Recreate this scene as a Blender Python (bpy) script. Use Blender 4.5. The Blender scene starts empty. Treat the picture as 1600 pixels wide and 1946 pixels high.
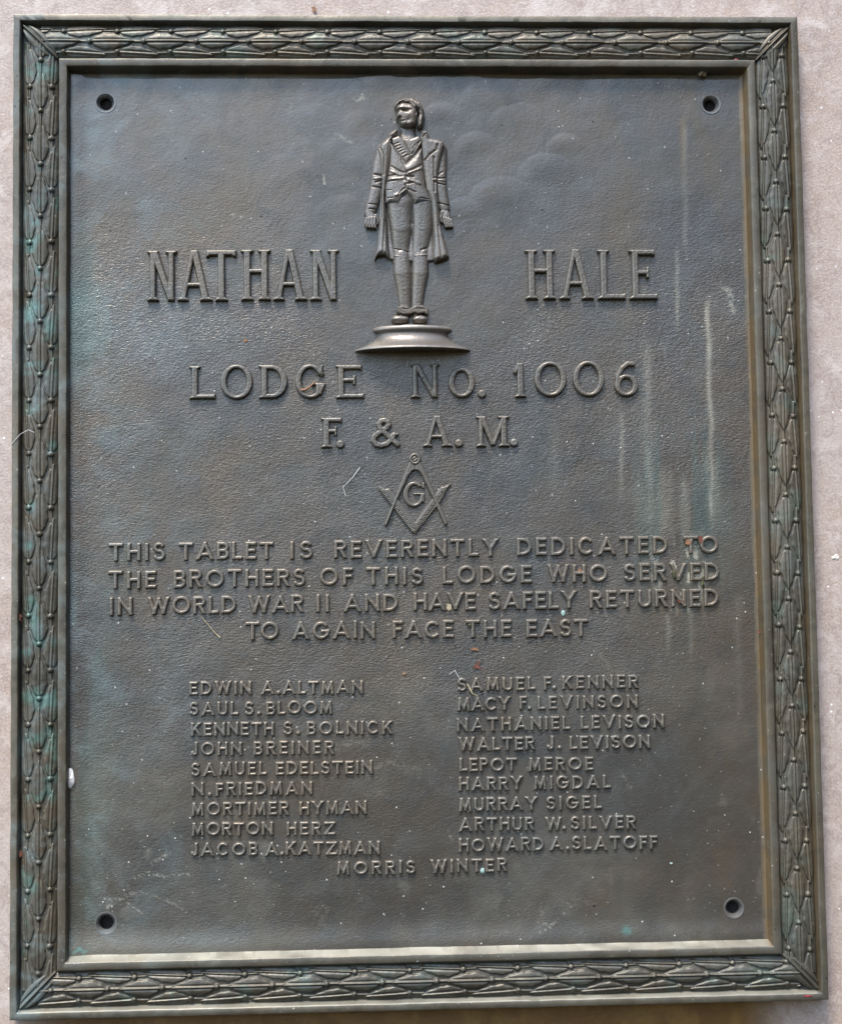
import bpy, math, random
import numpy as np
from mathutils import Matrix, Vector

random.seed(7)
rng = np.random.default_rng(7)
scene = bpy.context.scene
COL = scene.collection

# ------------------------------------------------------------------ camera, world, sun, exposure
BASE_Z = 1.5                                   # height of the plaque's centre above the pavement
W, H, M = 0.600, 0.7472, 0.0402                # plaque size and border width in metres
F_PX = 3200.0
CX, CY = 800.0, 973.0
rx, ry, rz = 0.07573, -0.04919, 0.01443
CAM = np.array([-0.05875, -1.25491, -0.10318])


def cam_axes():
    c, s = math.cos(rx), math.sin(rx)
    A = np.array([[1, 0, 0], [0, c, -s], [0, s, c]])
    c, s = math.cos(ry), math.sin(ry)
    B = np.array([[c, -s, 0], [s, c, 0], [0, 0, 1]])
    c, s = math.cos(rz), math.sin(rz)
    Cc = np.array([[c, 0, s], [0, 1, 0], [-s, 0, c]])
    return B @ A @ Cc


R = cam_axes()
cam_d = bpy.data.cameras.new("camera")
cam = bpy.data.objects.new("camera", cam_d)
COL.objects.link(cam)
cam_d.sensor_fit = 'VERTICAL'
cam_d.sensor_height = 24.0
cam_d.sensor_width = 24.0
cam_d.lens = 24.0 * F_PX / 1946.0
cam_d.clip_start = 0.05
cam_d.clip_end = 200.0
mw = Matrix.Identity(4)
for i in range(3):
    mw[i][0] = R[i, 0]
    mw[i][1] = R[i, 2]
    mw[i][2] = -R[i, 1]
    mw[i][3] = CAM[i] + (BASE_Z if i == 2 else 0)
cam.matrix_world = mw
scene.camera = cam

SUN_EL, SUN_AZ = math.radians(60), math.radians(22)    # high, in front of the wall and a little to the left
world = bpy.data.worlds.new("World")
scene.world = world
world.use_nodes = True
wn, wl = world.node_tree.nodes, world.node_tree.links
wn.clear()
w_out = wn.new('ShaderNodeOutputWorld')
sky = wn.new('ShaderNodeTexSky')
sky.sky_type = 'NISHITA'
sky.sun_disc = False
sky.sun_elevation = SUN_EL
sky.sun_rotation = math.radians(180) + SUN_AZ
sky.dust_density = 0.8
bg_sky = wn.new('ShaderNodeBackground')
bg_sky.inputs['Strength'].default_value = 0.15
wl.new(sky.outputs['Color'], bg_sky.inputs['Color'])
# added unseen surroundings, dark and higher on the right, to grade the bronze's reflections
bg_dark = wn.new('ShaderNodeBackground')
bg_dark.inputs['Color'].default_value = (0.135, 0.108, 0.060, 1)
wtc = wn.new('ShaderNodeTexCoord')
wsep = wn.new('ShaderNodeSeparateXYZ')
wl.new(wtc.outputs['Generated'], wsep.inputs[0])
wno = wn.new('ShaderNodeTexNoise')
wno.inputs['Scale'].default_value = 5.0
wno.inputs['Detail'].default_value = 4.0
wl.new(wtc.outputs['Generated'], wno.inputs['Vector'])


def wmath(op, a, b):
    n = wn.new('ShaderNodeMath')
    n.operation = op
    for k, v in enumerate((a, b)):
        if isinstance(v, (int, float)):
            n.inputs[k].default_value = v
        else:
            wl.new(v, n.inputs[k])
    return n.outputs[0]


# the added surroundings get darker still below the horizon
wgr = wn.new('ShaderNodeMapRange')
wgr.interpolation_type = 'SMOOTHSTEP'
wgr.inputs['From Min'].default_value = -0.40
wgr.inputs['From Max'].default_value = -0.02
wgr.inputs['To Min'].default_value = 0.035
wgr.inputs['To Max'].default_value = 0.40
wl.new(wsep.outputs['Z'], wgr.inputs['Value'])
wl.new(wgr.outputs['Result'], bg_dark.inputs['Strength'])
lift = wmath('MULTIPLY', wsep.outputs['X'], -0.55)
hgt = wmath('ADD', wsep.outputs['Z'], lift)
hgt = wmath('ADD', hgt, wmath('MULTIPLY', wmath('SUBTRACT', wno.outputs['Fac'], 0.5), 0.35))
wmr = wn.new('ShaderNodeMapRange')
wmr.interpolation_type = 'SMOOTHSTEP'
wmr.inputs['From Min'].default_value = 0.07
wmr.inputs['From Max'].default_value = 0.37
wl.new(hgt, wmr.inputs['Value'])
wmix = wn.new('ShaderNodeMixShader')
wl.new(wmr.outputs['Result'], wmix.inputs['Fac'])
wl.new(bg_dark.outputs[0], wmix.inputs[1])
wl.new(bg_sky.outputs[0], wmix.inputs[2])
wl.new(wmix.outputs[0], w_out.inputs['Surface'])

sun_d = bpy.data.lights.new("sun", 'SUN')
sun_d.energy = 1.5
sun_d.angle = math.radians(16)
sun_d.color = (1.0, 0.955, 0.885)
sun = bpy.data.objects.new("sun", sun_d)
COL.objects.link(sun)
sd = Vector((-math.sin(SUN_AZ) * math.cos(SUN_EL), -math.cos(SUN_AZ) * math.cos(SUN_EL), math.sin(SUN_EL)))
sun.rotation_euler = sd.to_track_quat('Z', 'Y').to_euler()

scene.view_settings.view_transform = 'Standard'
scene.view_settings.look = 'None'
scene.view_settings.gamma = 1.0
scene.view_settings.use_curve_mapping = False
scene.view_settings.exposure = 1.88
scene.render.engine = 'CYCLES'
scene.cycles.max_bounces = 6

# ------------------------------------------------------------------ plaque coordinates
PANEL_Y = 0.0100          # the panel lies this far behind the face of the border
WALL_Y = 0.0180
PX = 0.0004               # one photograph pixel on the plaque, about


def at(px, py, y=PANEL_Y):
    """a point of the plaque (x, z) on the plane at depth y"""
    px = np.asarray(px, float)
    py = np.asarray(py, float)
    a, b, c = (px - CX) / F_PX, np.ones_like(px), -(py - CY) / F_PX
    dx = R[0, 0] * a + R[0, 1] * b + R[0, 2] * c
    dy = R[1, 0] * a + R[1, 1] * b + R[1, 2] * c
    dz = R[2, 0] * a + R[2, 1] * b + R[2, 2] * c
    t = (y - CAM[1]) / dy
    return CAM[0] + dx * t, CAM[2] + dz * t


def to_px(x, z, y=PANEL_Y):
    d = [np.asarray(x) - CAM[0], y - CAM[1] + 0 * np.asarray(x), np.asarray(z) - CAM[2]]
    q = [d[0] * R[0, k] + d[1] * R[1, k] + d[2] * R[2, k] for k in range(3)]
    return CX + F_PX * q[0] / q[1], CY - F_PX * q[2] / q[1]


# ------------------------------------------------------------------ helpers
def tag(o, label=None, cat=None, group=None, kind=None):
    if label:
        o['label'] = label
    if cat:
        o['category'] = cat
    if group:
        o['group'] = group
    if kind:
        o['kind'] = kind
    return o


def mesh_obj(name, verts, faces, mat, parent=None, smooth=True, sharp=None):
    me = bpy.data.meshes.new(name)
    verts = np.asarray(verts, np.float32)
    faces = np.asarray(faces, np.int32)
    n = faces.shape[1]
    me.vertices.add(len(verts))
    me.vertices.foreach_set('co', verts.ravel())
    me.loops.add(faces.size)
    me.loops.foreach_set('vertex_index', faces.ravel())
    me.polygons.add(len(faces))
    me.polygons.foreach_set('loop_start', np.arange(0, faces.size, n, dtype=np.int32))
    me.polygons.foreach_set('loop_total', np.full(len(faces), n, np.int32))
    me.update(calc_edges=True)
    me.polygons.foreach_set('use_smooth', np.full(len(faces), smooth))
    if sharp:
        me.set_sharp_from_angle(angle=math.radians(sharp))
    me.materials.append(mat)
    o = bpy.data.objects.new(name, me)
    COL.objects.link(o)
    if parent:
        o.parent = parent
    return o


def grid_faces(keep):
    """quads of a grid where keep[i,j] (cell) is true -> faces over the full index range"""
    r, c = keep.shape
    ii, jj = np.nonzero(keep)
    w = c + 1
    a = ii * w + jj
    return np.stack([a, a + w, a + w + 1, a + 1], 1)


def compact(verts, faces):
    used = np.zeros(len(verts), bool)
    used[faces.ravel()] = True
    idx = np.cumsum(used) - 1
    return verts[used], idx[faces]


def cell_any(m):
    return m[:-1, :-1] | m[1:, :-1] | m[:-1, 1:] | m[1:, 1:]


def cell_all(m):
    return m[:-1, :-1] & m[1:, :-1] & m[:-1, 1:] & m[1:, 1:]


def relief(X, Z, h, keep=None, y0=PANEL_Y):
    """verts and faces of a relief standing h metres proud of depth y0 (rows run down, columns to the right)"""
    v = np.stack([X.ravel(), (y0 - h).ravel(), Z.ravel()], 1)
    k = cell_any(h > 0) if keep is None else keep
    return compact(v, grid_faces(k))


def join(parts):
    vs, fs, n = [], [], 0
    for v, f in parts:
        vs.append(v)
        fs.append(f + n)
        n += len(v)
    return np.concatenate(vs), np.concatenate(fs)


def noise2(x, y, seed=0):
    """smooth lattice noise in 0..1"""
    r = np.random.default_rng(seed).random((256, 256))
    xi, yi = np.floor(x).astype(int), np.floor(y).astype(int)
    fx, fy = x - xi, y - yi
    fx, fy = fx * fx * (3 - 2 * fx), fy * fy * (3 - 2 * fy)
    g = lambda a, b: r[a & 255, b & 255]
    return (g(xi, yi) * (1 - fx) + g(xi + 1, yi) * fx) * (1 - fy) + (g(xi, yi + 1) * (1 - fx) + g(xi + 1, yi + 1) * fx) * fy


def fbm(x, y, seed=0, o=4):
    s, a, t = 0, 1.0, 0
    for k in range(o):
        s = s + a * noise2(x * 2 ** k + 17.3 * k, y * 2 ** k + 5.1 * k, seed + k)
        t += a
        a *= 0.5
    return s / t


def sstep(a, b, x):
    t = np.clip((x - a) / (b - a), 0, 1)
    return t * t * (3 - 2 * t)


# signed distances, positive inside
def sd_poly(X, Y, pts):
    pts = np.asarray(pts, float)
    d = np.full(X.shape, 1e9)
    ins = np.zeros(X.shape, bool)
    n = len(pts)
    for i in range(n):
        a, b = pts[i], pts[(i + 1) % n]
        ex, ey = b - a
        L = ex * ex + ey * ey + 1e-18
        t = np.clip(((X - a[0]) * ex + (Y - a[1]) * ey) / L, 0, 1)
        d = np.minimum(d, (X - a[0] - t * ex) ** 2 + (Y - a[1] - t * ey) ** 2)
        if abs(ey) > 1e-15:
            cr = ((a[1] > Y) != (b[1] > Y)) & (X < ex * (Y - a[1]) / ey + a[0])
            ins ^= cr
    d = np.sqrt(d)
    return np.where(ins, d, -d)


def seg_d(X, Y, a, b):
    ex, ey = b[0] - a[0], b[1] - a[1]
    L = ex * ex + ey * ey + 1e-18
    t = np.clip(((X - a[0]) * ex + (Y - a[1]) * ey) / L, 0, 1)
    return np.hypot(X - a[0] - t * ex, Y - a[1] - t * ey), t


def sd_path(X, Y, pts, w):
    d = np.full(X.shape, 1e9)
    for a, b in zip(pts[:-1], pts[1:]):
        d = np.minimum(d, seg_d(X, Y, a, b)[0])
    return w / 2 - d


def sd_bar(X, Y, a, b, w, ext=None):
    ext = w / 2 if ext is None else ext
    ex, ey = b[0] - a[0], b[1] - a[1]
    L = math.hypot(ex, ey) or 1e-9
    ex, ey = ex / L, ey / L
    u = (X - a[0]) * ex + (Y - a[1]) * ey
    v = -(X - a[0]) * ey + (Y - a[1]) * ex
    qx = np.abs(u - L / 2) - (L / 2 + ext)
    qy = np.abs(v) - w / 2
    out = np.hypot(np.maximum(qx, 0), np.maximum(qy, 0)) + np.minimum(np.maximum(qx, qy), 0)
    return -out


def ell(cx, cy, ax, ay, a0=0, a1=360, n=28):
    t = np.radians(np.linspace(a0, a1, n))
    return [(cx + ax * math.cos(q), cy + ay * math.sin(q)) for q in t]


# ------------------------------------------------------------------ materials
def new_mat(name):
    m = bpy.data.materials.new(name)
    m.use_nodes = True
    nt = m.node_tree
    b = nt.nodes['Principled BSDF']
    return m, nt.nodes, nt.links, b


class NB:
    def __init__(s, nodes, links):
        s.n, s.l = nodes, links

    def put(s, sock, v):
        if isinstance(v, (int, float)):
            sock.default_value = v
        elif isinstance(v, tuple):
            sock.default_value = v if len(v) == 4 or sock.type == 'VECTOR' else v + (1,)
        else:
            s.l.new(v, sock)

    def math(s, op, a, b=0.0, clamp=False):
        n = s.n.new('ShaderNodeMath')
        n.operation = op
        n.use_clamp = clamp
        s.put(n.inputs[0], a)
        s.put(n.inputs[1], b)
        return n.outputs[0]

    def mix(s, f, a, b, mode='MIX'):
        n = s.n.new('ShaderNodeMix')
        n.data_type = 'RGBA'
        n.blend_type = mode
        s.put(n.inputs[0], f)
        s.put(n.inputs[6], a)
        s.put(n.inputs[7], b)
        return n.outputs[2]

    def mapping(s, vec, scale, loc=(0, 0, 0)):
        n = s.n.new('ShaderNodeMapping')
        s.l.new(vec, n.inputs[0])
        n.inputs['Scale'].default_value = scale
        n.inputs['Location'].default_value = loc
        return n.outputs[0]

    def noise(s, vec, scale, detail=3.0, rough=0.55, dist=0.0):
        n = s.n.new('ShaderNodeTexNoise')
        s.l.new(vec, n.inputs['Vector'])
        n.inputs['Scale'].default_value = scale
        n.inputs['Detail'].default_value = detail
        n.inputs['Roughness'].default_value = rough
        n.inputs['Distortion'].default_value = dist
        return n.outputs['Fac']

    def voro(s, vec, scale, out='Distance', rnd=1.0):
        n = s.n.new('ShaderNodeTexVoronoi')
        s.l.new(vec, n.inputs['Vector'])
        n.inputs['Scale'].default_value = scale
        n.inputs['Randomness'].default_value = rnd
        return n.outputs[out]

    def ramp(s, v, a, b, lo=0.0, hi=1.0):
        n = s.n.new('ShaderNodeMapRange')
        n.interpolation_type = 'SMOOTHSTEP'
        s.put(n.inputs['Value'], v)
        n.inputs['From Min'].default_value = a
        n.inputs['From Max'].default_value = b
        n.inputs['To Min'].default_value = lo
        n.inputs['To Max'].default_value = hi
        return n.outputs['Result']

    def attr(s, name):
        n = s.n.new('ShaderNodeAttribute')
        n.attribute_name = name
        return n.outputs['Fac']

    def coord(s):
        return s.n.new('ShaderNodeTexCoord').outputs['Object']

    def bump(s, h, strength, dist, normal=None):
        n = s.n.new('ShaderNodeBump')
        s.put(n.inputs['Strength'], strength)
        n.inputs['Distance'].default_value = dist
        s.l.new(h, n.inputs['Height'])
        if normal:
            s.l.new(normal, n.inputs['Normal'])
        return n.outputs[0]


def bronze(name, base=(0.122, 0.113, 0.099), rough=0.33, metal=0.72, specks=1.0, patina=1.0, worn=0.0, grime=0.0):
    m, nodes, links, b = new_mat(name)
    k = NB(nodes, links)
    co = k.coord()
    big = k.noise(co, 7.0, 4.0, 0.6, 0.4)
    mid = k.noise(co, 38.0, 4.0, 0.6, 0.6)
    fine = k.noise(co, 420.0, 3.0, 0.6)
    col = k.mix(k.ramp(big, 0.35, 0.68), base, tuple(c * f for c, f in zip(base, (1.18, 1.05, 0.92))))
    col = k.mix(k.ramp(mid, 0.42, 0.75, 0, 0.6), col, tuple(c * f for c, f in zip(base, (0.62, 0.70, 0.74))))
    # green-blue patina in blotches, stronger towards one edge where water runs
    sep = nodes.new('ShaderNodeSeparateXYZ')
    links.new(co, sep.inputs[0])
    edge = k.ramp(sep.outputs['X'], -0.285, -0.12, 1.0, 0.0)
    pat = k.math('MULTIPLY', k.ramp(k.noise(co, 22.0, 5.0, 0.65, 0.8), 0.44, 0.72),
                 k.math('ADD', k.math('MULTIPLY', edge, 0.40 * patina), 0.10 * patina))
    col = k.mix(pat, col, (0.15, 0.21, 0.21))
    brown = k.math('MULTIPLY', k.ramp(k.noise(k.mapping(co, (1, 1, 0.35)), 30.0, 4.0, 0.6, 0.5), 0.45, 0.75), k.ramp(sep.outputs['X'], 0.05, 0.30, 0.12, 0.5))
    col = k.mix(brown, col, (0.16, 0.125, 0.08))
    if grime > 0:
        gr = k.math('MULTIPLY', k.ramp(k.noise(k.mapping(co, (1, 1, 1), (3.1, 1.7, .4)), 26.0, 6.0, 0.68, 0.6), 0.46, 0.66), grime)
        col = k.mix(gr, col, (0.045, 0.040, 0.028))
        gl = k.math('MULTIPLY', k.ramp(k.noise(k.mapping(co, (1, 1, 1), (.3, 7.7, 2.4)), 34.0, 6.0, 0.7, 0.6), 0.54, 0.70), grime * 0.8)
        col = k.mix(gl, col, (0.16, 0.152, 0.115))
    if worn > 0:
        pt = nodes.new('ShaderNodeNewGeometry').outputs['Pointiness']
        wr = k.math('MULTIPLY', k.ramp(pt, 0.505, 0.56), k.ramp(k.noise(co, 120.0, 3.0, 0.6), 0.35, 0.6, 0.35 * worn, worn))
        col = k.mix(wr, col, tuple(min(0.6, c * f) for c, f in zip(base, (2.3, 2.25, 2.1))))
    col = k.mix(k.attr('rust'), col, (0.115, 0.068, 0.020))
    col = k.mix(k.attr('verdigris'), col, (0.12, 0.40, 0.34))
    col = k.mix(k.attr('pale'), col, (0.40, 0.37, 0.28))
    # grime specks
    vd = k.voro(co, 95.0)
    vc = k.voro(co, 95.0, 'Color')
    sp = k.math('MULTIPLY', k.ramp(vd, 0.03, 0.075, 1, 0), k.ramp(vc, 0.42, 0.44))
    vd2 = k.voro(co, 260.0)
    vc2 = k.voro(co, 260.0, 'Color')
    sp2 = k.math('MULTIPLY', k.ramp(vd2, 0.06, 0.14, 1, 0), k.ramp(vc2, 0.62, 0.64))
    spk = k.math('MULTIPLY', k.math('MAXIMUM', sp, k.math('MULTIPLY', sp2, 0.6)), k.ramp(sep.outputs['Z'], -0.30, 0.30, 0.95 * specks, 0.55 * specks))
    col = k.mix(spk, col, (0.55, 0.54, 0.48))
    vd3 = k.voro(k.mapping(co, (1, 1, 1), (0.3, 0.1, 0.7)), 70.0)
    vc3 = k.voro(k.mapping(co, (1, 1, 1), (0.3, 0.1, 0.7)), 70.0, 'Color')
    dk = k.math('MULTIPLY', k.ramp(vd3, 0.04, 0.09, 1, 0), k.ramp(vc3, 0.72, 0.74))
    col = k.mix(k.math('MULTIPLY', dk, 0.7), col, (0.02, 0.018, 0.014))
    links.new(col, b.inputs['Base Color'])
    dirt = k.math('MAXIMUM', k.math('MAXIMUM', pat, spk), k.math('MAXIMUM', k.attr('pale'), k.attr('rust')))
    k.put(b.inputs['Metallic'], k.math('MULTIPLY', k.math('SUBTRACT', 1.0, dirt, True), metal))
    k.put(b.inputs['Roughness'], k.math('ADD', k.math('ADD', rough - 0.10, k.math('MULTIPLY', mid, 0.20)), k.math('MULTIPLY', dirt, 0.2), True))
    # cast leather grain (masked by an attribute on the panel), then fine pitting
    wv = k.noise(k.mapping(co, (1, 1, 2.1)), 440.0, 2.0, 0.5, 0.7)
    gs = k.math('MULTIPLY', k.attr('grain'), 0.85)
    bn = k.bump(wv, gs, 0.0011)
    bn = k.bump(fine, 0.22, 0.0006, bn)
    bn = k.bump(mid, 0.15, 0.002, bn)
    links.new(bn, b.inputs['Normal'])
    return m


M_PANEL = bronze("bronze_panel")
M_RAISED = bronze("bronze_raised", base=(0.135, 0.122, 0.102), rough=0.38, metal=0.52, specks=0.6, worn=0.55)
M_FIG = bronze("bronze_figure", base=(0.150, 0.136, 0.118), rough=0.40, metal=0.50, specks=0.35, worn=0.5, patina=0.5)
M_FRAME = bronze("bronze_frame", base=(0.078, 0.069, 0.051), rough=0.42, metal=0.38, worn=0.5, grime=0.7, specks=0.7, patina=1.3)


def stone_mat():
    m, nodes, links, b = new_mat("stone")
    k = NB(nodes, links)
    co = k.coord()
    big = k.noise(co, 6.0, 5.0, 0.6, 0.5)
    mid = k.noise(co, 45.0, 5.0, 0.7, 0.4)
    fine = k.noise(co, 600.0, 3.0, 0.7)
    col = k.mix(k.ramp(big, 0.3, 0.7), (0.345, 0.250, 0.188), (0.385, 0.312, 0.262))
    col = k.mix(k.ramp(mid, 0.45, 0.72, 0, 0.75), col, (0.53, 0.455, 0.405))
    col = k.mix(k.ramp(k.noise(co, 70.0, 6.0, 0.75, 1.0), 0.46, 0.62, 0, 0.75), col, (0.29, 0.215, 0.175))
    col = k.mix(k.ramp(fine, 0.42, 0.66, 0, 0.45), col, (0.52, 0.46, 0.42))
    vd, vc = k.voro(co, 130.0), k.voro(co, 130.0, 'Color')
    col = k.mix(k.math('MULTIPLY', k.math('MULTIPLY', k.ramp(vd, 0.05, 0.14, 1, 0), k.ramp(vc, 0.42, 0.44)), 0.8), col, (0.88, 0.87, 0.84))
    vd, vc = k.voro(co, 85.0), k.voro(co, 85.0, 'Color')
    col = k.mix(k.math('MULTIPLY', k.math('MULTIPLY', k.ramp(vd, 0.03, 0.09, 1, 0), k.ramp(vc, 0.66, 0.68)), 0.7), col, (0.10, 0.07, 0.05))
    # rusty run-off below the plaque's lower edge
    sep = nodes.new('ShaderNodeSeparateXYZ')
    links.new(co, sep.inputs[0])
    z, x = sep.outputs['Z'], sep.outputs['X']
    run = k.noise(k.mapping(co, (1, 1, 0.25)), 26.0, 4.0, 0.6, 0.3)
    low = k.math('ADD', z, k.math('MULTIPLY', k.math('SUBTRACT', run, 0.5), 0.12))
    st = k.math('MULTIPLY', k.ramp(low, -0.62, -0.44, 0, 1), k.ramp(z, -0.372, -0.362, 1, 0))
    st = k.math('MULTIPLY', st, k.math('MULTIPLY', k.ramp(x, -0.31, -0.25, 0, 1), k.ramp(x, 0.235, 0.295, 1, 0)))
    col = k.mix(st, col, k.mix(k.ramp(mid, 0.4, 0.7), (0.13, 0.062, 0.012), (0.20, 0.11, 0.026)))
    links.new(col, b.inputs['Base Color'])
    b.inputs['Roughness'].default_value = 0.42
    bn = k.bump(fine, 0.35, 0.0012)
    bn = k.bump(mid, 0.16, 0.003, bn)
    links.new(bn, b.inputs['Normal'])
    return m


M_STONE = stone_mat()


def plain(name, c, rough=0.6, var=0.35, scale=260.0):
    m, nodes, links, b = new_mat(name)
    k = NB(nodes, links)
    n = k.noise(k.coord(), scale, 3.0, 0.6)
    links.new(k.mix(k.ramp(n, 0.3, 0.7), tuple(v * (1 - var) for v in c), tuple(min(1, v * (1 + var)) for v in c)), b.inputs['Base Color'])
    b.inputs['Roughness'].default_value = rough
    links.new(k.bump(n, 0.4, 0.0008), b.inputs['Normal'])
    return m


M_HOLE = plain("hole_dark", (0.012, 0.010, 0.008), 0.9)
M_COUNTERSINK = bronze("bronze_countersink", base=(0.150, 0.150, 0.145), rough=0.34, metal=0.5, specks=0)

# ------------------------------------------------------------------ wall
gx, gz = np.meshgrid(np.linspace(-1.4, 1.4, 201), np.linspace(1.3, -1.3, 187))
wh = (fbm(gx * 9, gz * 9, 3) - 0.5) * 0.0012
v, f = relief(gx, gz, wh, np.ones((186, 200), bool), WALL_Y)
wall = mesh_obj("wall", v, f, M_STONE)
wall.location = (0, 0, BASE_Z)
tag(wall, "pale pinkish grey stone wall behind the plaque", None, None, 'structure')

# ------------------------------------------------------------------ plaque root
root = bpy.data.objects.new("memorial_plaque", None)
COL.objects.link(root)
root.location = (0, 0, BASE_Z)
root.empty_display_size = 0.05
tag(root, "dark bronze memorial plaque with raised lettering, standing figure and leaf border on stone wall", "plaque")

# ------------------------------------------------------------------ frame
# rectangles inset from the outer edge: (left, right, top, bottom, depth) in mm
PROFILE = [
    (0.0, 0.0, 0.0, 0.0, 17.9), (0.0, 0.0, 0.0, 0.0, 1.0), (0.25, 0.25, 0.25, 0.25, 0.3), (0.8, 0.8, 0.8, 0.8, 0.0),
    (4.6, 4.6, 4.7, 4.6, 0.0), (5.1, 5.1, 5.2, 5.2, 0.35), (5.5, 5.6, 5.6, 5.8, 1.1), (6.4, 7.0, 7.9, 8.6, 7.2),
    (7.5, 8.2, 8.8, 9.4, 7.6), (32.2, 32.2, 31.6, 31.4, 7.6), (33.4, 33.4, 32.6, 32.3, 6.6), (34.3, 34.3, 34.3, 34.3, 0.5), (34.8, 34.8, 34.8, 34.8, 0.1), (35.2, 35.2, 35.2, 35.2, 0.0),
    (39.4, 39.4, 39.4, 39.4, 0.0), (40.0, 40.0, 40.0, 40.0, 0.3), (40.3, 40.5, 40.5, 40.6, 1.0), (41.6, 42.2, 43.2, 44.1, 9.0),
    (42.4, 43.2, 44.2, 45.2, 9.7), (44.5, 45.5, 46.5, 47.5, 10.02),
]


def build_frame():
    N = 420
    rows = []
    for (l, r, t, b, d) in PROFILE:
        x0, x1, z1, z0 = -W / 2 + l / 1e3, W / 2 - r / 1e3, H / 2 - t / 1e3, -H / 2 + b / 1e3
        s = np.linspace(0, 1, N, endpoint=False)
        xs = np.concatenate([x0 + (x1 - x0) * s, np.full(N, x1), x1 + (x0 - x1) * s, np.full(N, x0)])
        zs = np.concatenate([np.full(N, z1), z1 + (z0 - z1) * s, np.full(N, z0), z0 + (z1 - z0) * s])
        rows.append(np.stack([xs, np.full(4 * N, d / 1e3), zs], 1))
    V = np.stack(rows)
    wob = 0.00034
    jx = (fbm(V[..., 0] * 60, V[..., 2] * 60, 21, 3) - .5) * wob * 2
    jz = (fbm(V[..., 0] * 60 + 9, V[..., 2] * 60, 31, 3) - .5) * wob * 2
    jy = (fbm(V[..., 0] * 45, V[..., 2] * 45 + 4, 41, 3) - .5) * wob * 2
    V[..., 0] += jx
    V[..., 2] += jz
    V[1:-1, :, 1] += jy[1:-1]
    n = 4 * N
    fs = []
    for k in range(len(PROFILE) - 1):
        a = np.arange(n)
        b = (a + 1) % n
        fs.append(np.stack([k * n + a, k * n + n + a, k * n + n + b, k * n + b], 1))
    return V.reshape(-1, 3), np.concatenate(fs)


v, f = build_frame()
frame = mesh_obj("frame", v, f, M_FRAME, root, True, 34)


def add_attr(o, name, vals):
    a = o.data.attributes.new(name, 'FLOAT', 'POINT')
    a.data.foreach_set('value', np.ascontiguousarray(vals, np.float32).ravel())


# stains and painted light of the frame: brown crust on the right-hand bevels, a few verdigris drips
fx, fy, fz = v[:, 0], v[:, 1], v[:, 2]
rust = np.exp(-((fx - (W / 2 - 0.0420)) / 0.0016) ** 2) * (np.abs(fz) < H / 2 - 0.040) * (0.55 + 0.45 * (fbm(fx * 90, fz * 90, 5) > 0.45))
rust = np.maximum(rust, 0.6 * np.exp(-((fx - (W / 2 - 0.0068)) / 0.0013) ** 2) * (np.abs(fz) < H / 2 - 0.006))
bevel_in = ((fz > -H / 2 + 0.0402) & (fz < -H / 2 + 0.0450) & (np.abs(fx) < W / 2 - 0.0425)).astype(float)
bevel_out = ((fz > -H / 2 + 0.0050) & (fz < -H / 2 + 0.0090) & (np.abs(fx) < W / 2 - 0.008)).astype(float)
add_attr(frame, 'pale', (0.46 * bevel_in + 0.34 * bevel_out) * (0.2 + 1.5 * fbm(fx * 55, fz * 240, 9, 5)))  # bottom bevels coloured paler, as light from above would make them
rust = np.maximum(rust, 0.55 * (fbm(fx * 40, fz * 120, 6) > 0.55) * np.exp(-((fz - (H / 2 - 0.0425)) / 0.002) ** 2) * (np.abs(fx) < W / 2 - .04))
add_attr(frame, 'rust', np.clip(rust, 0, 0.85))

# ---- leaf garland of one side: s runs along the side in the direction the leaves point, t across
PER, LEAF, BERRY = 0.0400, 0.0312, 0.0021


def leaf_h(a, b, L, wmax, hmax):
    """height of one leaf at a (along, from its base) and b (across), -1 outside"""
    u = np.clip(a / L, 0, 1)
    wv = wmax * np.clip(np.sin(np.pi * u ** 0.72), 0, 1) ** 0.85 + 0.0002
    wv = wv * (1 + 0.05 * np.sin(u * 25))
    q = np.clip(1 - np.abs(b) / wv, 0, 1)
    body = hmax * (0.55 + 0.45 * np.sqrt(np.clip(q * (2 - q), 0, 1))) * (0.75 + 0.25 * np.sin(np.pi * u))
    rib = 0.0007 * np.exp(-(b / 0.00042) ** 2) - 0.0005 * np.exp(-((np.abs(b) - 0.0012) / 0.0007) ** 2)
    h = body + rib
    e = np.clip((wv - np.abs(b)) / 0.00025, -1, 1)
    return np.where((a > 0) & (a < L) & (np.abs(b) < wv), h * np.clip(e + 0.2, 0, 1), -1)


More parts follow.
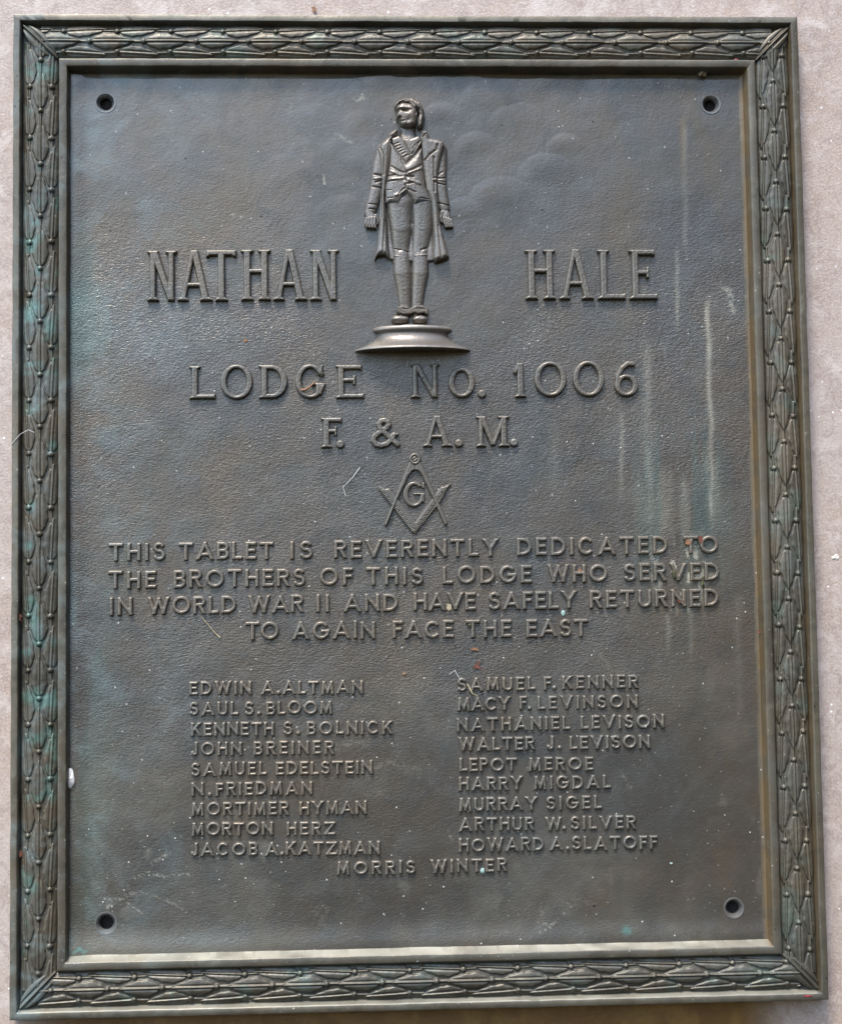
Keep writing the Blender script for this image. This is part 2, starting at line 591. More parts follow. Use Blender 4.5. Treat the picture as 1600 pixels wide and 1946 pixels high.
def garland(length, first, seed):
    step = 0.00034
    hw = 0.0131
    ns, nt_ = int(length / step), int(2 * hw / step)
    S, T = np.meshgrid(np.linspace(0, length, ns), np.linspace(hw, -hw, nt_))
    dome = 0.0046 * np.sqrt(np.clip(1 - (T / (hw * 1.04)) ** 2, 0, 1))
    r = np.random.default_rng(seed)
    extra = np.zeros_like(S)
    n = int(length / PER) + 3
    for row, off in ((-1, 0.5), (1, 0.5), (0, 0.0)):
        for i in range(-2, n):
            sb = first + (i + off) * PER + r.normal(0, 0.0004)
            tc = row * 0.0083
            lo, hi = int(max(0, (sb - 0.004) / step)), int(min(ns, (sb + PER) / step))
            if hi <= lo + 2:
                continue
            s, t = S[:, lo:hi], T[:, lo:hi]
            tilt = row * 0.055
            a, b = s - sb - 0.0016, t - tc - tilt * (s - sb)
            lf = leaf_h(a, b, LEAF + r.normal(0, 0.0009), (0.0056 if row == 0 else 0.0053) * r.uniform(0.9, 1.07), 0.0022 if row == 0 else 0.0018)
            stem = np.where((s > sb + LEAF * 0.96) & (s < sb + PER - 0.001), 0.0011 * np.clip(1 - ((t - tc - tilt * (s - sb) * (1 - (s - sb) / PER)) / 0.0009) ** 2, 0, 1), 0)
            bd = np.hypot(s - sb, t - tc)
            br = BERRY * r.uniform(0.92, 1.08)
            bh = np.where(bd < br, 0.0006 + 0.0021 * np.sqrt(np.clip(1 - (bd / br) ** 2, 0, 1)), 0)
            e = extra[:, lo:hi]
            e = np.where(lf > 0, np.maximum(lf, e * (1 if row else 0.0)), np.where((lf < 0) & (leaf_h(a, b, LEAF + .001, 0.0058, 1) > 0), e * 0.5, e))
            extra[:, lo:hi] = np.maximum(np.maximum(e, stem), bh)
    h = dome + extra * (0.55 + 0.45 * np.sqrt(np.clip(1 - (T / hw) ** 2, 0, 1)))
    h += (fbm(S * 300, T * 300, seed) - .5) * 0.0003
    return S, T, h


def place_garland(side):
    """the four runs go round clockwise: up the left side, along the top, down the right, back along the bottom"""
    cen = 0.0203                               # centre line of the channel from the outer edge
    horiz = side in ('top', 'bottom')
    Lfull = (W if horiz else H) - 2 * cen
    S, T, h = garland(Lfull, {'top': 0.037, 'left': 0.012, 'right': 0.030, 'bottom': 0.030}[side], {'top': 11, 'left': 12, 'right': 13, 'bottom': 14}[side])
    # keep inside the mitres (T is positive outwards)
    keep = (S > -T) & (S < Lfull + T)
    if side == 'top':
        X, Z = -W / 2 + cen + S, H / 2 - cen + T
    elif side == 'bottom':
        X, Z = W / 2 - cen - S, -H / 2 + cen - T
    elif side == 'left':
        X, Z = -W / 2 + cen - T, -H / 2 + cen + S
    else:
        X, Z = W / 2 - cen + T, H / 2 - cen - S
    v = np.stack([X.ravel(), (0.0074 - h).ravel(), Z.ravel()], 1)
    fcs = grid_faces(cell_all(keep))
    return compact(v, fcs)


for side in ('top', 'right', 'bottom', 'left'):
    v, f = place_garland(side)
    g = mesh_obj("leaf_garland", v, f, M_FRAME, frame)
    x, z = v[:, 0], v[:, 2]
    add_attr(g, 'verdigris', 0.22 * np.clip(sstep(0.55, 0.80, fbm(x * 70, z * 70, 50)), 0, 1) * (1 if side == 'left' else 0.3))


def corner_leaf(sx, sz):
    L, step = 0.0375, 0.0003
    n, m = int(L / step), int(0.016 / step)
    A, B = np.meshgrid(np.linspace(0, L, n), np.linspace(0.008, -0.008, m))
    u = A / L
    wv = 0.0062 * np.clip(np.sin(np.pi * u ** 0.9), 0, 1) ** 0.7
    q = np.clip(1 - np.abs(B) / (wv + 1e-6), 0, 1)
    arch = 0.0046 * np.sqrt(np.clip(1 - ((u - 0.5) / 0.54) ** 2, 0, 1))
    h = arch + 0.0012 + 0.0013 * np.sqrt(np.clip(q * (2 - q), 0, 1)) + 0.0010 * np.exp(-(B / 0.0006) ** 2) - 0.0011 * np.exp(-((np.abs(B) - 0.0019) / 0.0008) ** 2)
    ins = np.abs(B) < wv
    h = np.where(ins, h, -0.001)
    c, s = math.cos(math.pi / 4), math.sin(math.pi / 4)
    ox, oz = sx * (W / 2 - 0.0066), sz * (H / 2 - 0.0075)
    X = ox + sx * (-A * c + B * s)
    Z = oz + sz * (-A * c - B * s)
    v = np.stack([X.ravel(), (0.0074 - h).ravel(), Z.ravel()], 1)
    fc = grid_faces(cell_any(ins))
    if sx * sz < 0:
        fc = fc[:, ::-1]
    return compact(v, fc)


for sx, sz in ((-1, 1), (1, 1), (1, -1), (-1, -1)):
    v, f = corner_leaf(sx, sz)
    # make every face look outwards
    p = v[f[len(f) // 2]]
    nrm = np.cross(p[1] - p[0], p[2] - p[1])
    if nrm[1] > 0:
        f = f[:, ::-1]
    mesh_obj("corner_leaf", v, f, M_FRAME, frame)

# ------------------------------------------------------------------ panel
HOLES = [(201, 195, 16.5), (1350, 198, 16.0), (202, 1755, 17.5), (1394, 1726, 16.0)]
px0, px1, pz0, pz1 = -W / 2 + 0.0412, W / 2 - 0.0412, -H / 2 + 0.0412, H / 2 - 0.0412
nx, nz = 700, 880
PXg, PZg = np.meshgrid(np.linspace(px0, px1, nx), np.linspace(pz1, pz0, nz))
U, V_ = to_px(PXg, PZg)
hp = np.zeros_like(PXg)
# hammered, cloud-like lobes round the figure
LOBES = [(955, 400, 72), (905, 290, 44), (985, 250, 62), (1040, 345, 60), (885, 420, 50), (840, 235, 45), (1075, 290, 40), (930, 205, 60), (690, 250, 46), (640, 330, 70), (560, 360, 80), (650, 420, 55), (700, 205, 60), (600, 250, 60)]
for cx_, cy_, r_ in LOBES:
    d = np.hypot(U - cx_, (V_ - cy_) * 1.1) / r_
    side_ = sstep(0.2, -0.7, (V_ - cy_) / r_)
    hp = np.maximum(hp, (0.00046 if cx_ > 780 else 0.00026) * np.clip(1 - d * d, 0, 1) ** 0.75 * side_ * (0.8 + 0.4 * noise2(np.array([cx_ * .1]), np.array([cy_ * .1]), 3)[0]))
hp += (fbm(PXg * 16, PZg * 16, 61) - .5) * 0.0010
hp += (fbm(PXg * 60, PZg * 60, 71) - .5) * 0.00022
hp += 0.0015 * np.exp(-((PZg - pz0 - 0.004) / 0.011) ** 2) + 0.0010 * np.exp(-((PXg - px0 - 0.002) / 0.008) ** 2)
hol = np.zeros_like(hp, bool)
for cx_, cy_, r_ in HOLES:
    hx, hz = at(cx_, cy_)
    hol |= np.hypot(PXg - hx, PZg - hz) < (r_ * 0.42e-3 + 0.0004)
v = np.stack([PXg.ravel(), (PANEL_Y - hp).ravel(), PZg.ravel()], 1)
panel = mesh_obj("back_panel", v, grid_faces(~cell_any(hol)), M_PANEL, root)

# attributes: where the grain is, pale streaks, verdigris and rust stains
halo = np.hypot((U - 790) / 230, (V_ - 420) / 300)
grain = 0.40 + 0.60 * sstep(0.75, 1.25, halo + 0.35 * (fbm(PXg * 20, PZg * 20, 82) - .5))
grain *= 0.25 + 0.75 * sstep(200, 640, V_)
grain *= 1 - 0.55 * sstep(1200, 1500, V_)
grain *= 1 - 0.45 * sstep(1150, 1420, U) * sstep(900, 1250, V_)
grain *= 0.55 + 0.75 * fbm(PXg * 22, PZg * 22, 81)
add_attr(panel, 'grain', np.clip(grain, 0, 1) * 0.50)

pale = np.zeros_like(U)


def streak(x, y0_, y1_, w_, amp, lean=0.02, seed=1):
    xc = x + lean * (V_ - y0_) + 5 * (noise2(V_ * 0.02, V_ * 0 + seed, seed) - .5)
    prof = np.exp(-((U - xc) / w_) ** 2) * sstep(y0_ - 10, y0_ + 30, V_) * sstep(y1_ + 10, y1_ - 60, V_)
    return 0.95 * amp * prof * (0.35 + 0.9 * fbm(U * .12, V_ * .03, seed, 3))


for i, a in enumerate([(1344, 560, 1010, 5, .5), (1352, 850, 1030, 12, .22), (1285, 470, 640, 4, .35), (1298, 225, 500, 5, .18), (1228, 640, 1030, 9, .22), (1262, 880, 1040, 16, .22),
                       (1300, 900, 1050, 10, .22), (1178, 770, 960, 5, .28), (1050, 800, 960, 12, .10), (1312, 1120, 1280, 5, .2), (1268, 1150, 1260, 6, .25), (1400, 1120, 1400, 10, .12), (1215, 900, 1000, 12, .15)]):
    pale = np.maximum(pale, streak(*a, seed=i + 3))


def scratch(pts, w_, amp, seed=1):
    d = w_ / 2 - sd_path(U, V_, pts, w_)
    return amp * np.exp(-(d / w_) ** 2) * sstep(0.35, 0.65, fbm(U * .25, V_ * .25, seed, 2))


for i, (pts, w_, a) in enumerate([
        ([(258, 1668), (285, 1658), (315, 1668), (335, 1662), (365, 1662)], 3.5, .45), ([(195, 1708), (235, 1710), (270, 1735)], 2.5, .5), ([(240, 1700), (275, 1695), (320, 1712), (350, 1730)], 4, .3),
        ([(205, 1725), (212, 1712)], 3, .6), ([(290, 1640), (320, 1622)], 4, .3), ([(1058, 1705), (1085, 1722), (1045, 1762), (1025, 1772)], 2.5, .45), ([(1028, 1718), (1030, 1745)], 6, .25), ([(1018, 1752), (1045, 1757), (1062, 1745)], 4, .3),
        ([(640, 1420), (690, 1405)], 10, .16), ([(690, 1470), (735, 1448), (790, 1460)], 6, .16), ([(420, 1690), (520, 1685)], 16, .10), ([(1370, 548), (1385, 553), (1392, 590)], 6, .4), ([(1340, 1100), (1352, 1090)], 4, .3),
        ([(690, 1300), (740, 1285), (800, 1330)], 4, .14), ([(1130, 1235), (1160, 1270), (1140, 1265)], 7, .18), ([(1180, 1470), (1200, 1500)], 3, .3), ([(850, 1580), (860, 1600)], 3, .3),
        ([(600, 1730), (620, 1760)], 10, .12), ([(440, 408), (458, 412)], 2.5, .4), ([(615, 333), (617, 350)], 2, .6), ([(640, 255), (668, 270)], 4, .25), ([(550, 210), (552, 200)], 4, .4), ([(675, 190), (690, 186)], 4, .4)]):
    pale = np.maximum(pale, scratch(pts, w_, a, 90 + i))
dust = sstep(0.66, 0.80, fbm(PXg * 70, PZg * 70, 95)) * 0.13 * sstep(1150, 1600, V_)
pale = np.maximum(pale, dust)
# paler towards the lower left edge, then dry crust and dusty blotches
pale = np.maximum(pale, 0.22 * sstep(1730, 1815, V_ + 25 * (fbm(PXg * 40, PZg * 40, 96) - .5)) * sstep(800, 350, U))
crust = sstep(0.50, 0.64, fbm(PXg * 170, PZg * 120, 111)) * np.exp(-((U - 1298) / 48) ** 2 - ((V_ - 1092) / 62) ** 2)
pale = np.maximum(pale, 0.85 * crust)
pale = np.maximum(pale, 0.11 * sstep(0.42, 0.70, fbm(PXg * 14, PZg * 14, 112)) * sstep(1150, 1300, V_) * (0.4 + fbm(PXg * 150, PZg * 150, 113)))
add_attr(panel, 'pale', np.clip(pale, 0, 0.8))
ver = 0.75 * np.exp(-((U - 152) / 13) ** 2 - ((V_ - 1806 + 3 * np.sin(U * .3)) / 4) ** 2)
ver = np.maximum(ver, 0.10 * sstep(0.45, 0.7, fbm(PXg * 45, PZg * 14, 97)) * sstep(260, 130, U) * sstep(200, 600, V_) )
ver = np.maximum(ver, 0.5 * np.exp(-((U - 1190) / 9) ** 2 - ((V_ - 1768) / 8) ** 2))
ver = np.maximum(ver, 0.09 * sstep(0.5, 0.7, fbm(PXg * 110, PZg * 9, 98)) * sstep(1180, 1240, U) * sstep(1420, 1340, U) * sstep(700, 900, V_) * sstep(1250, 1000, V_))
add_attr(panel, 'verdigris', np.clip(ver, 0, 0.8))
ru = 0.75 * sstep(0.35, 0.6, fbm(PXg * 60, PZg * 30, 99)) * sstep(px1 - 0.006, px1 - 0.001, PXg)
ru = np.maximum(ru, 0.14 * sstep(0.5, 0.75, fbm(PXg * 14, PZg * 14, 100)))
ru = np.maximum(ru, 0.4 * np.exp(-((U - 1296) / 7) ** 2) * sstep(215, 235, V_) * sstep(420, 260, V_))
ru = np.maximum(ru, 0.5 * sstep(pz1 - 0.005, pz1 - 0.001, PZg) * sstep(0.45, 0.6, fbm(PXg * 30, PZg * 60, 101)))
add_attr(panel, 'rust', np.clip(ru, 0, 0.85))

# ---- screw holes: a countersink ring and a dark bore
for cx_, cy_, r_ in HOLES:
    hx, hz = at(cx_, cy_)
    rr = r_ * 0.4e-3
    prof = [(rr + 0.0016, 0.0004), (rr + 0.0013, -0.0004), (rr + 0.0003, -0.0003), (rr * 0.98, 0.0002), (rr * 0.70, 0.0042), (rr * 0.67, 0.0050), (rr * 0.66, 0.0076), (0.0001, 0.0077)]
    n = 48
    a = np.linspace(0, 2 * np.pi, n, endpoint=False)
    vs = np.concatenate([np.stack([hx + r * np.cos(a), np.full(n, PANEL_Y + d), hz + r * np.sin(a)], 1) for r, d in prof])
    fs = []
    for k_ in range(len(prof) - 1):
        i = np.arange(n)
        j = (i + 1) % n
        fs.append(np.stack([k_ * n + i, k_ * n + j, k_ * n + n + j, k_ * n + n + i], 1))
    fs = np.concatenate(fs)
    p = vs[fs[0]]
    if np.cross(p[1] - p[0], p[2] - p[1])[1] > 0:
        fs = fs[:, ::-1]
    o = mesh_obj("screw_hole", vs, fs, M_COUNTERSINK, root, True, 40)
    o.data.materials.append(M_HOLE)
    mi = np.zeros(len(fs), np.int32)
    mi[4 * n:] = 1
    o.data.polygons.foreach_set('material_index', mi)

# ------------------------------------------------------------------ lettering
SANS_W = dict(A=.98, B=.66, C=.90, D=.82, E=.60, F=.56, G=.95, H=.74, I=.20, J=.48, K=.76, L=.56, M=.95, N=.82, O=1.02, P=.64, R=.70, S=.66, T=.78, U=.74, V=.94, W=1.22, Y=.90, Z=.80)
SANS_W['.'] = .22


def sans_sdf(ch, X, Y, Wd, Hh, w):
    """upright even-stroke capital in the box 0..Wd x 0..Hh"""
    a = w / 2
    x0, x1, y0, y1 = a, Wd - a, a, Hh - a
    ym = Hh * 0.52
    bars, paths = [], []
    B = lambda p, q: bars.append((p, q))
    if ch == 'A':
        B((x0, 0), (Wd / 2, y1)); B((x1, 0), (Wd / 2, y1)); B((Wd * .26, Hh * .30), (Wd * .74, Hh * .30))
    elif ch in 'BPR':
        rr = (y1 - ym) / 2
        B((x0, y0), (x0, y1)); B((x0, y1), (x1 - rr * 1.1, y1)); B((x0, ym), (x1 - rr * 1.1, ym))
        paths.append(ell(x1 - rr * 1.15, (y1 + ym) / 2, rr * 1.1, rr, -90, 90, 12))
        if ch == 'B':
            r2 = (ym - y0) / 2
            B((x0, y0), (x1 - r2 * 1.1, y0)); paths.append(ell(x1 - r2 * 1.05, (y0 + ym) / 2, r2 * 1.1, r2, -90, 90, 12))
        if ch == 'R':
            B((Wd * .48, ym), (x1, 0))
    elif ch in 'CG':
        rx_, ry_ = (x1 - x0) / 2, (y1 - y0) / 2
        paths.append(ell(x0 + rx_, y0 + ry_, rx_, ry_, 48, 312 if ch == 'C' else 340, 24))
        if ch == 'G':
            B((Wd * .58, Hh * .46), (x1, Hh * .46)); B((x1 - .02 * Wd, Hh * .46), (x1 - .05 * Wd, Hh * .30))
    elif ch == 'D':
        ry_ = (y1 - y0) / 2
        B((x0, y0), (x0, y1)); B((x0, y0), (Wd * .38, y0)); B((x0, y1), (Wd * .38, y1))
        paths.append(ell(Wd * .36, y0 + ry_, x1 - Wd * .36, ry_, -90, 90, 16))
    elif ch in 'EFL':
        B((x0, y0), (x0, y1))
        if ch != 'L':
            B((x0, y1), (x1, y1)); B((x0, ym), (x1 - .10 * Wd, ym))
        if ch != 'F':
            B((x0, y0), (x1, y0))
    elif ch == 'H':
        B((x0, y0), (x0, y1)); B((x1, y0), (x1, y1)); B((x0, ym), (x1, ym))
    elif ch == 'I':
        B((Wd / 2, y0), (Wd / 2, y1))
    elif ch == 'J':
        r_ = (x1 - x0) / 2
        B((x1, y0 + r_), (x1, y1)); paths.append(ell(x0 + r_, y0 + r_, r_, r_, 180, 360, 12))
    elif ch == 'K':
        B((x0, y0), (x0, y1)); B((x0 + w * .3, Hh * .40), (x1 - .05 * Wd, Hh)); B((Wd * .42, Hh * .58), (x1, 0))
    elif ch == 'M':
        B((x0 + .02 * Wd, 0), (x0 + .10 * Wd, y1)); B((x1 - .02 * Wd, 0), (x1 - .10 * Wd, y1)); B((x0 + .10 * Wd, y1), (Wd / 2, Hh * .16)); B((x1 - .10 * Wd, y1), (Wd / 2, Hh * .16))
    elif ch == 'N':
        B((x0, y0), (x0, y1)); B((x1, y0), (x1, y1)); B((x0, y1), (x1, y0))
    elif ch == 'O':
        paths.append(ell(Wd / 2, Hh / 2, (x1 - x0) / 2, (y1 - y0) / 2, 0, 360, 32))
    elif ch == 'S':
        r1, r2 = (y1 - ym) / 2, (ym - y0) / 2
        c, rw = Wd / 2, (x1 - x0) / 2
        paths.append(ell(c, ym + r1, rw * .92, r1, 35, 250, 14) + ell(c, y0 + r2, rw, r2, 70, -150, 16))
    elif ch == 'T':
        B((Wd / 2, y0), (Wd / 2, y1)); B((x0, y1), (x1, y1))
    elif ch == 'U':
        r_ = (x1 - x0) / 2
        B((x0, y0 + r_), (x0, y1)); B((x1, y0 + r_), (x1, y1)); paths.append(ell(x0 + r_, y0 + r_, r_, r_, 180, 360, 16))
    elif ch == 'V':
        B((x0, Hh), (Wd / 2, y0)); B((x1, Hh), (Wd / 2, y0))
    elif ch == 'W':
        B((x0, Hh), (Wd * .28, y0)); B((Wd * .28, y0), (Wd * .5, Hh * .88)); B((Wd * .5, Hh * .88), (Wd * .72, y0)); B((Wd * .72, y0), (x1, Hh))
    elif ch == 'Y':
        B((x0, Hh), (Wd / 2, Hh * .45)); B((x1, Hh), (Wd / 2, Hh * .45)); B((Wd / 2, y0), (Wd / 2, Hh * .45))
    elif ch == 'Z':
        B((x0, y1), (x1, y1)); B((x0, y0), (x1, y0)); B((x0, y0), (x1, y1))
    elif ch == '.':
        return Wd * .58 - np.hypot(X - Wd / 2, Y - Wd * .55)
    d = np.full(X.shape, -1e3)
    for p, q in bars:
        d = np.maximum(d, sd_bar(X, Y, p, q, w))
    d = np.minimum(d, np.minimum(Y, Hh - Y))
    for p in paths:
        d = np.maximum(d, sd_path(X, Y, p, w))
    return d


def serif_sdf(ch, X, Y, Wd, Hh, st, th, sl, sh):
    """roman capital with bracketed serifs; st thick stem, th thin stroke, sl serif overhang, sh serif height"""
    P, paths = [], []

    def foot(x, s, up=False):
        f_ = (lambda y: Hh - y) if up else (lambda y: y)
        P.append([(x - sl, f_(0)), (x + s + sl, f_(0)), (x + s + sl, f_(sh * .55)), (x + s + .15 * sl, f_(sh * 1.5)), (x - .15 * sl, f_(sh * 1.5)), (x - sl, f_(sh * .55))])

    def stem(x, s=st, t=True, b=True):
        P.append([(x, 0), (x + s, 0), (x + s, Hh), (x, Hh)])
        if b:
            foot(x, s)
        if t:
            foot(x, s, True)

    def quad(a, b, c, d_):
        P.append([a, b, c, d_])

    def arm(x, y, up):                        # end tick of an arm
        s = 1 if up else -1
        P.append([(x - th * .95, y), (x, y), (x, y + s * sh * 2.6), (x - th * .5, y + s * sh * 2.3)])

    def ring(cx, cy, ax, ay, sx, sy):
        o_ = sd_poly(X, Y, ell(cx, cy, ax, ay, 0, 350, 36))
        i_ = sd_poly(X, Y, ell(cx, cy, ax - sx, ay - sy, 0, 350, 36))
        return np.minimum(o_, -i_)
    d = np.full(X.shape, -1e3)
    if ch == 'N':
        stem(sl, th * 1.05); stem(Wd - sl - th * 1.05, th * 1.05, True, False)
        quad((sl, Hh), (sl + st * 1.15, Hh), (Wd - sl, 0), (Wd - sl - st * .9, 0))
    elif ch == 'A':
        ap = Wd * .5
        quad((sl * .8, 0), (sl * .8 + th, 0), (ap + th * .1, Hh), (ap - th * .8, Hh)); quad((Wd - sl * .8 - st * 1.05, 0), (Wd - sl * .8, 0), (ap + st * .5, Hh), (ap - st * .55, Hh))
        P.append([(Wd * .27, Hh * .28), (Wd * .72, Hh * .28), (Wd * .70, Hh * .28 + th * .75), (Wd * .28, Hh * .28 + th * .75)])
        foot(sl * .8, th); foot(Wd - sl * .8 - st, st)
    elif ch == 'T':
        stem(Wd / 2 - st / 2, st, False, True)
        P.append([(0, Hh), (Wd, Hh), (Wd, Hh - th), (0, Hh - th)]); P.append([(0, Hh), (th * .9, Hh - th), (th * .5, Hh - sh * 2.8), (0, Hh - sh * 3)]); P.append([(Wd, Hh), (Wd - th * .9, Hh - th), (Wd - th * .5, Hh - sh * 2.8), (Wd, Hh - sh * 3)])
    elif ch == 'H':
        stem(sl); stem(Wd - sl - st)
        P.append([(sl, Hh * .54), (Wd - sl, Hh * .54), (Wd - sl, Hh * .54 + th * .8), (sl, Hh * .54 + th * .8)])
    elif ch in 'LEF':
        stem(sl, st, True, True)
        if ch in 'LE':
            P.append([(sl, 0), (Wd, 0), (Wd, th), (sl, th)]); arm(Wd, 0, True)
        if ch in 'EF':
            P.append([(sl, Hh), (Wd * .93, Hh), (Wd * .93, Hh - th), (sl, Hh - th)]); arm(Wd * .93, Hh, False)
            ym = Hh * .50
            P.append([(sl, ym), (Wd * .68, ym), (Wd * .68, ym + th * .85), (sl, ym + th * .85)]); P.append([(Wd * .62, ym - sh * 1.5), (Wd * .70, ym - sh * 1.7), (Wd * .70, ym + th * .85 + sh * 1.7), (Wd * .62, ym + th * .85 + sh * 1.5)])
    elif ch in 'O0':
        d = ring(Wd / 2, Hh / 2, Wd / 2, Hh / 2 + th * .15, st, th * .85)
    elif ch == 'D':
        stem(sl, st)
        o_ = sd_poly(X, Y, [(sl, 0)] + ell(Wd * .46, Hh / 2, Wd * .54, Hh / 2, -90, 90, 20) + [(sl, Hh)])
        i_ = sd_poly(X, Y, [(sl + st, th)] + ell(Wd * .44, Hh / 2, Wd * .54 - st, Hh / 2 - th, -90, 90, 20) + [(sl + st, Hh - th)])
        d = np.minimum(o_, -i_)
    elif ch == 'G':
        d = ring(Wd * .50, Hh / 2, Wd * .50, Hh / 2 + th * .1, st, th * .85)
        d = np.minimum(d, -sd_poly(X, Y, [(Wd * .60, Hh * .40), (Wd * 1.1, Hh * .40), (Wd * 1.1, Hh * .74), (Wd * .60, Hh * .66)]))
        P.append([(Wd * .86 - st, th * .9), (Wd * .88, th * .9), (Wd * .88, Hh * .44), (Wd * .88 - st, Hh * .44)]); P.append([(Wd * .54, Hh * .44), (Wd, Hh * .44), (Wd, Hh * .44 - sh), (Wd * .54, Hh * .44 - sh)])
        P.append([(Wd * .86, Hh * .98), (Wd * .92, Hh * .98), (Wd * .92, Hh * .66), (Wd * .87, Hh * .66), (Wd * .80, Hh * .80)])
    elif ch == 'M':
        stem(sl, th); stem(Wd - sl - st, st)
        quad((sl, Hh), (sl + st * 1.1, Hh), (Wd * .50 + st * .35, Hh * .04), (Wd * .50 - st * .35, Hh * .04)); quad((Wd - sl - th * 1.1, Hh), (Wd - sl, Hh), (Wd * .50 + th * .5, Hh * .04), (Wd * .50 - th * .4, Hh * .04))
    elif ch == '1':
        stem(Wd * .5 - st / 2, st * 1.1, False, True); P.append([(Wd * .5 + st * .6, Hh), (Wd * .5 - st * .5, Hh), (0, Hh * .74), (Wd * .16, Hh * .68), (Wd * .5, Hh * .84)])
    elif ch == '6':
        d = ring(Wd * .5, Hh * .31, Wd * .5, Hh * .32, st, th * .85)
        paths.append(([(st * .55, Hh * .34), (Wd * .14, Hh * .60), (Wd * .32, Hh * .82), (Wd * .58, Hh * .96), (Wd * .80, Hh * .95)], st * .82))
    elif ch == '&':
        q = [(0.97, .05), (.62, .38), (.33, .68), (.28, .83), (.36, .95), (.50, .98), (.62, .92), (.65, .80), (.56, .68), (.28, .50), (.09, .34), (.07, .20), (.17, .06), (.36, .02), (.56, .07), (.72, .22), (.84, .42)]
        paths.append(([(a * Wd, b * (Hh - th) + th * .4) for a, b in q], th * 1.25))
        P.append([(.72 * Wd, .40 * Hh), (1.0 * Wd, .40 * Hh), (1.0 * Wd, .46 * Hh), (.72 * Wd, .46 * Hh)])
    elif ch == '.':
        return Wd / 2 - np.hypot(X - Wd / 2, Y - Wd / 2)
    for p in P:
        d = np.maximum(d, sd_poly(X, Y, p))
    for p, w in paths:
        d = np.maximum(d, sd_path(X, Y, p, w))
    return d


def letter_relief(sdf, x, z, Wd, Hh, hgt, cell, rnd):
    pad = 0.0015
    n, m = int((Wd + 2 * pad) / cell) + 2, int((Hh + 2 * pad) / cell) + 2
    xs = np.linspace(-pad, Wd + pad, n)
    ys = np.linspace(Hh + pad, -pad, m)
    X, Y = np.meshgrid(xs, ys)
    d = sdf(X, Y)
    side = np.clip((d + 0.00060) / 0.00050, -1, 1)          # drafted side
    crown = np.clip((d + 0.00010) / rnd, 0, 1)
    h = hgt * (0.80 * side + 0.20 * np.where(side >= 1, crown * (2 - crown), 0)) - 0.0001
    h = np.where(h > 0, h + (fbm((X + x) * 700, (Y + z) * 700, 5, 2) - .5) * 0.00022, h)
    h = np.maximum(h, -0.0004)
    return relief(X + x, Y + z, h)


# (kind of line, [(word, left x, right x, cap top y, base line y) ...]) measured on the plaque
SER = [
    ('heading_word', [('N', 281, 336, 477, 571), ('A', 339, 402, 476, 571), ('T', 393, 449, 476, 571), ('H', 459, 514, 475, 570), ('A', 521, 582, 474, 570), ('N', 590, 644, 475, 570)]),
    ('heading_word', [('H', 999, 1055, 475, 568), ('A', 1064, 1126, 474, 568), ('L', 1136, 1187, 475, 568), ('E', 1196, 1248, 475, 568)]),
    ('heading_word', [('L', 361, 409, 696, 757), ('O', 420, 480, 694, 757), ('D', 493, 546, 694, 756), ('G', 562, 618, 693, 756), ('E', 639, 691, 694, 756)]),
    ('heading_word', [('N', 781, 835, 692, 755), ('O', 853, 902, 700, 754), ('.', 909, 922, 742, 755)]),
    ('heading_word', [('1', 976, 1001, 690, 754), ('0', 1016, 1076, 688, 752), ('0', 1089, 1148, 687, 752), ('6', 1168, 1212, 688, 752)]),
    ('heading_word', [('F', 611, 652, 794, 850), ('.', 640, 654, 837, 851), ('&', 706, 757, 793, 850), ('A', 805, 858, 790, 848), ('.', 865, 879, 835, 849), ('M', 906, 967, 791, 848), ('.', 970, 984, 835, 848)]),
]
for nm, letters in SER:
    parts = []
    for ch, xl, xr, yt, yb in letters:
        yf = PANEL_Y - 0.003
        xa, za = at((xl + xr) / 2, yb, yf)
        _, zt = at((xl + xr) / 2, yt, yf)
        x_l, _ = at(xl, (yt + yb) / 2, yf)
        x_r, _ = at(xr, (yt + yb) / 2, yf)
        Wd, Hh = float(x_r - x_l), float(zt - za)
        big = Hh > 0.030
        st = 0.0046 if big else 0.0040
        th = 0.0036 if big else 0.0029
        sl, sh = (0.0021, 0.0016) if big else (0.0018, 0.0013)
        if ch in '.':
            Wd = Hh = 0.0056
        parts.append(letter_relief(lambda X, Y, c=ch, a=Wd, b=Hh: serif_sdf(c, X, Y, a, b, st, th, sl, sh), float(x_l), float(za), Wd, Hh, 0.0045 if big else 0.0038, 0.00026, 0.0010))
    v, f = join(parts)
    mesh_obj(nm, v, f, M_RAISED, root)

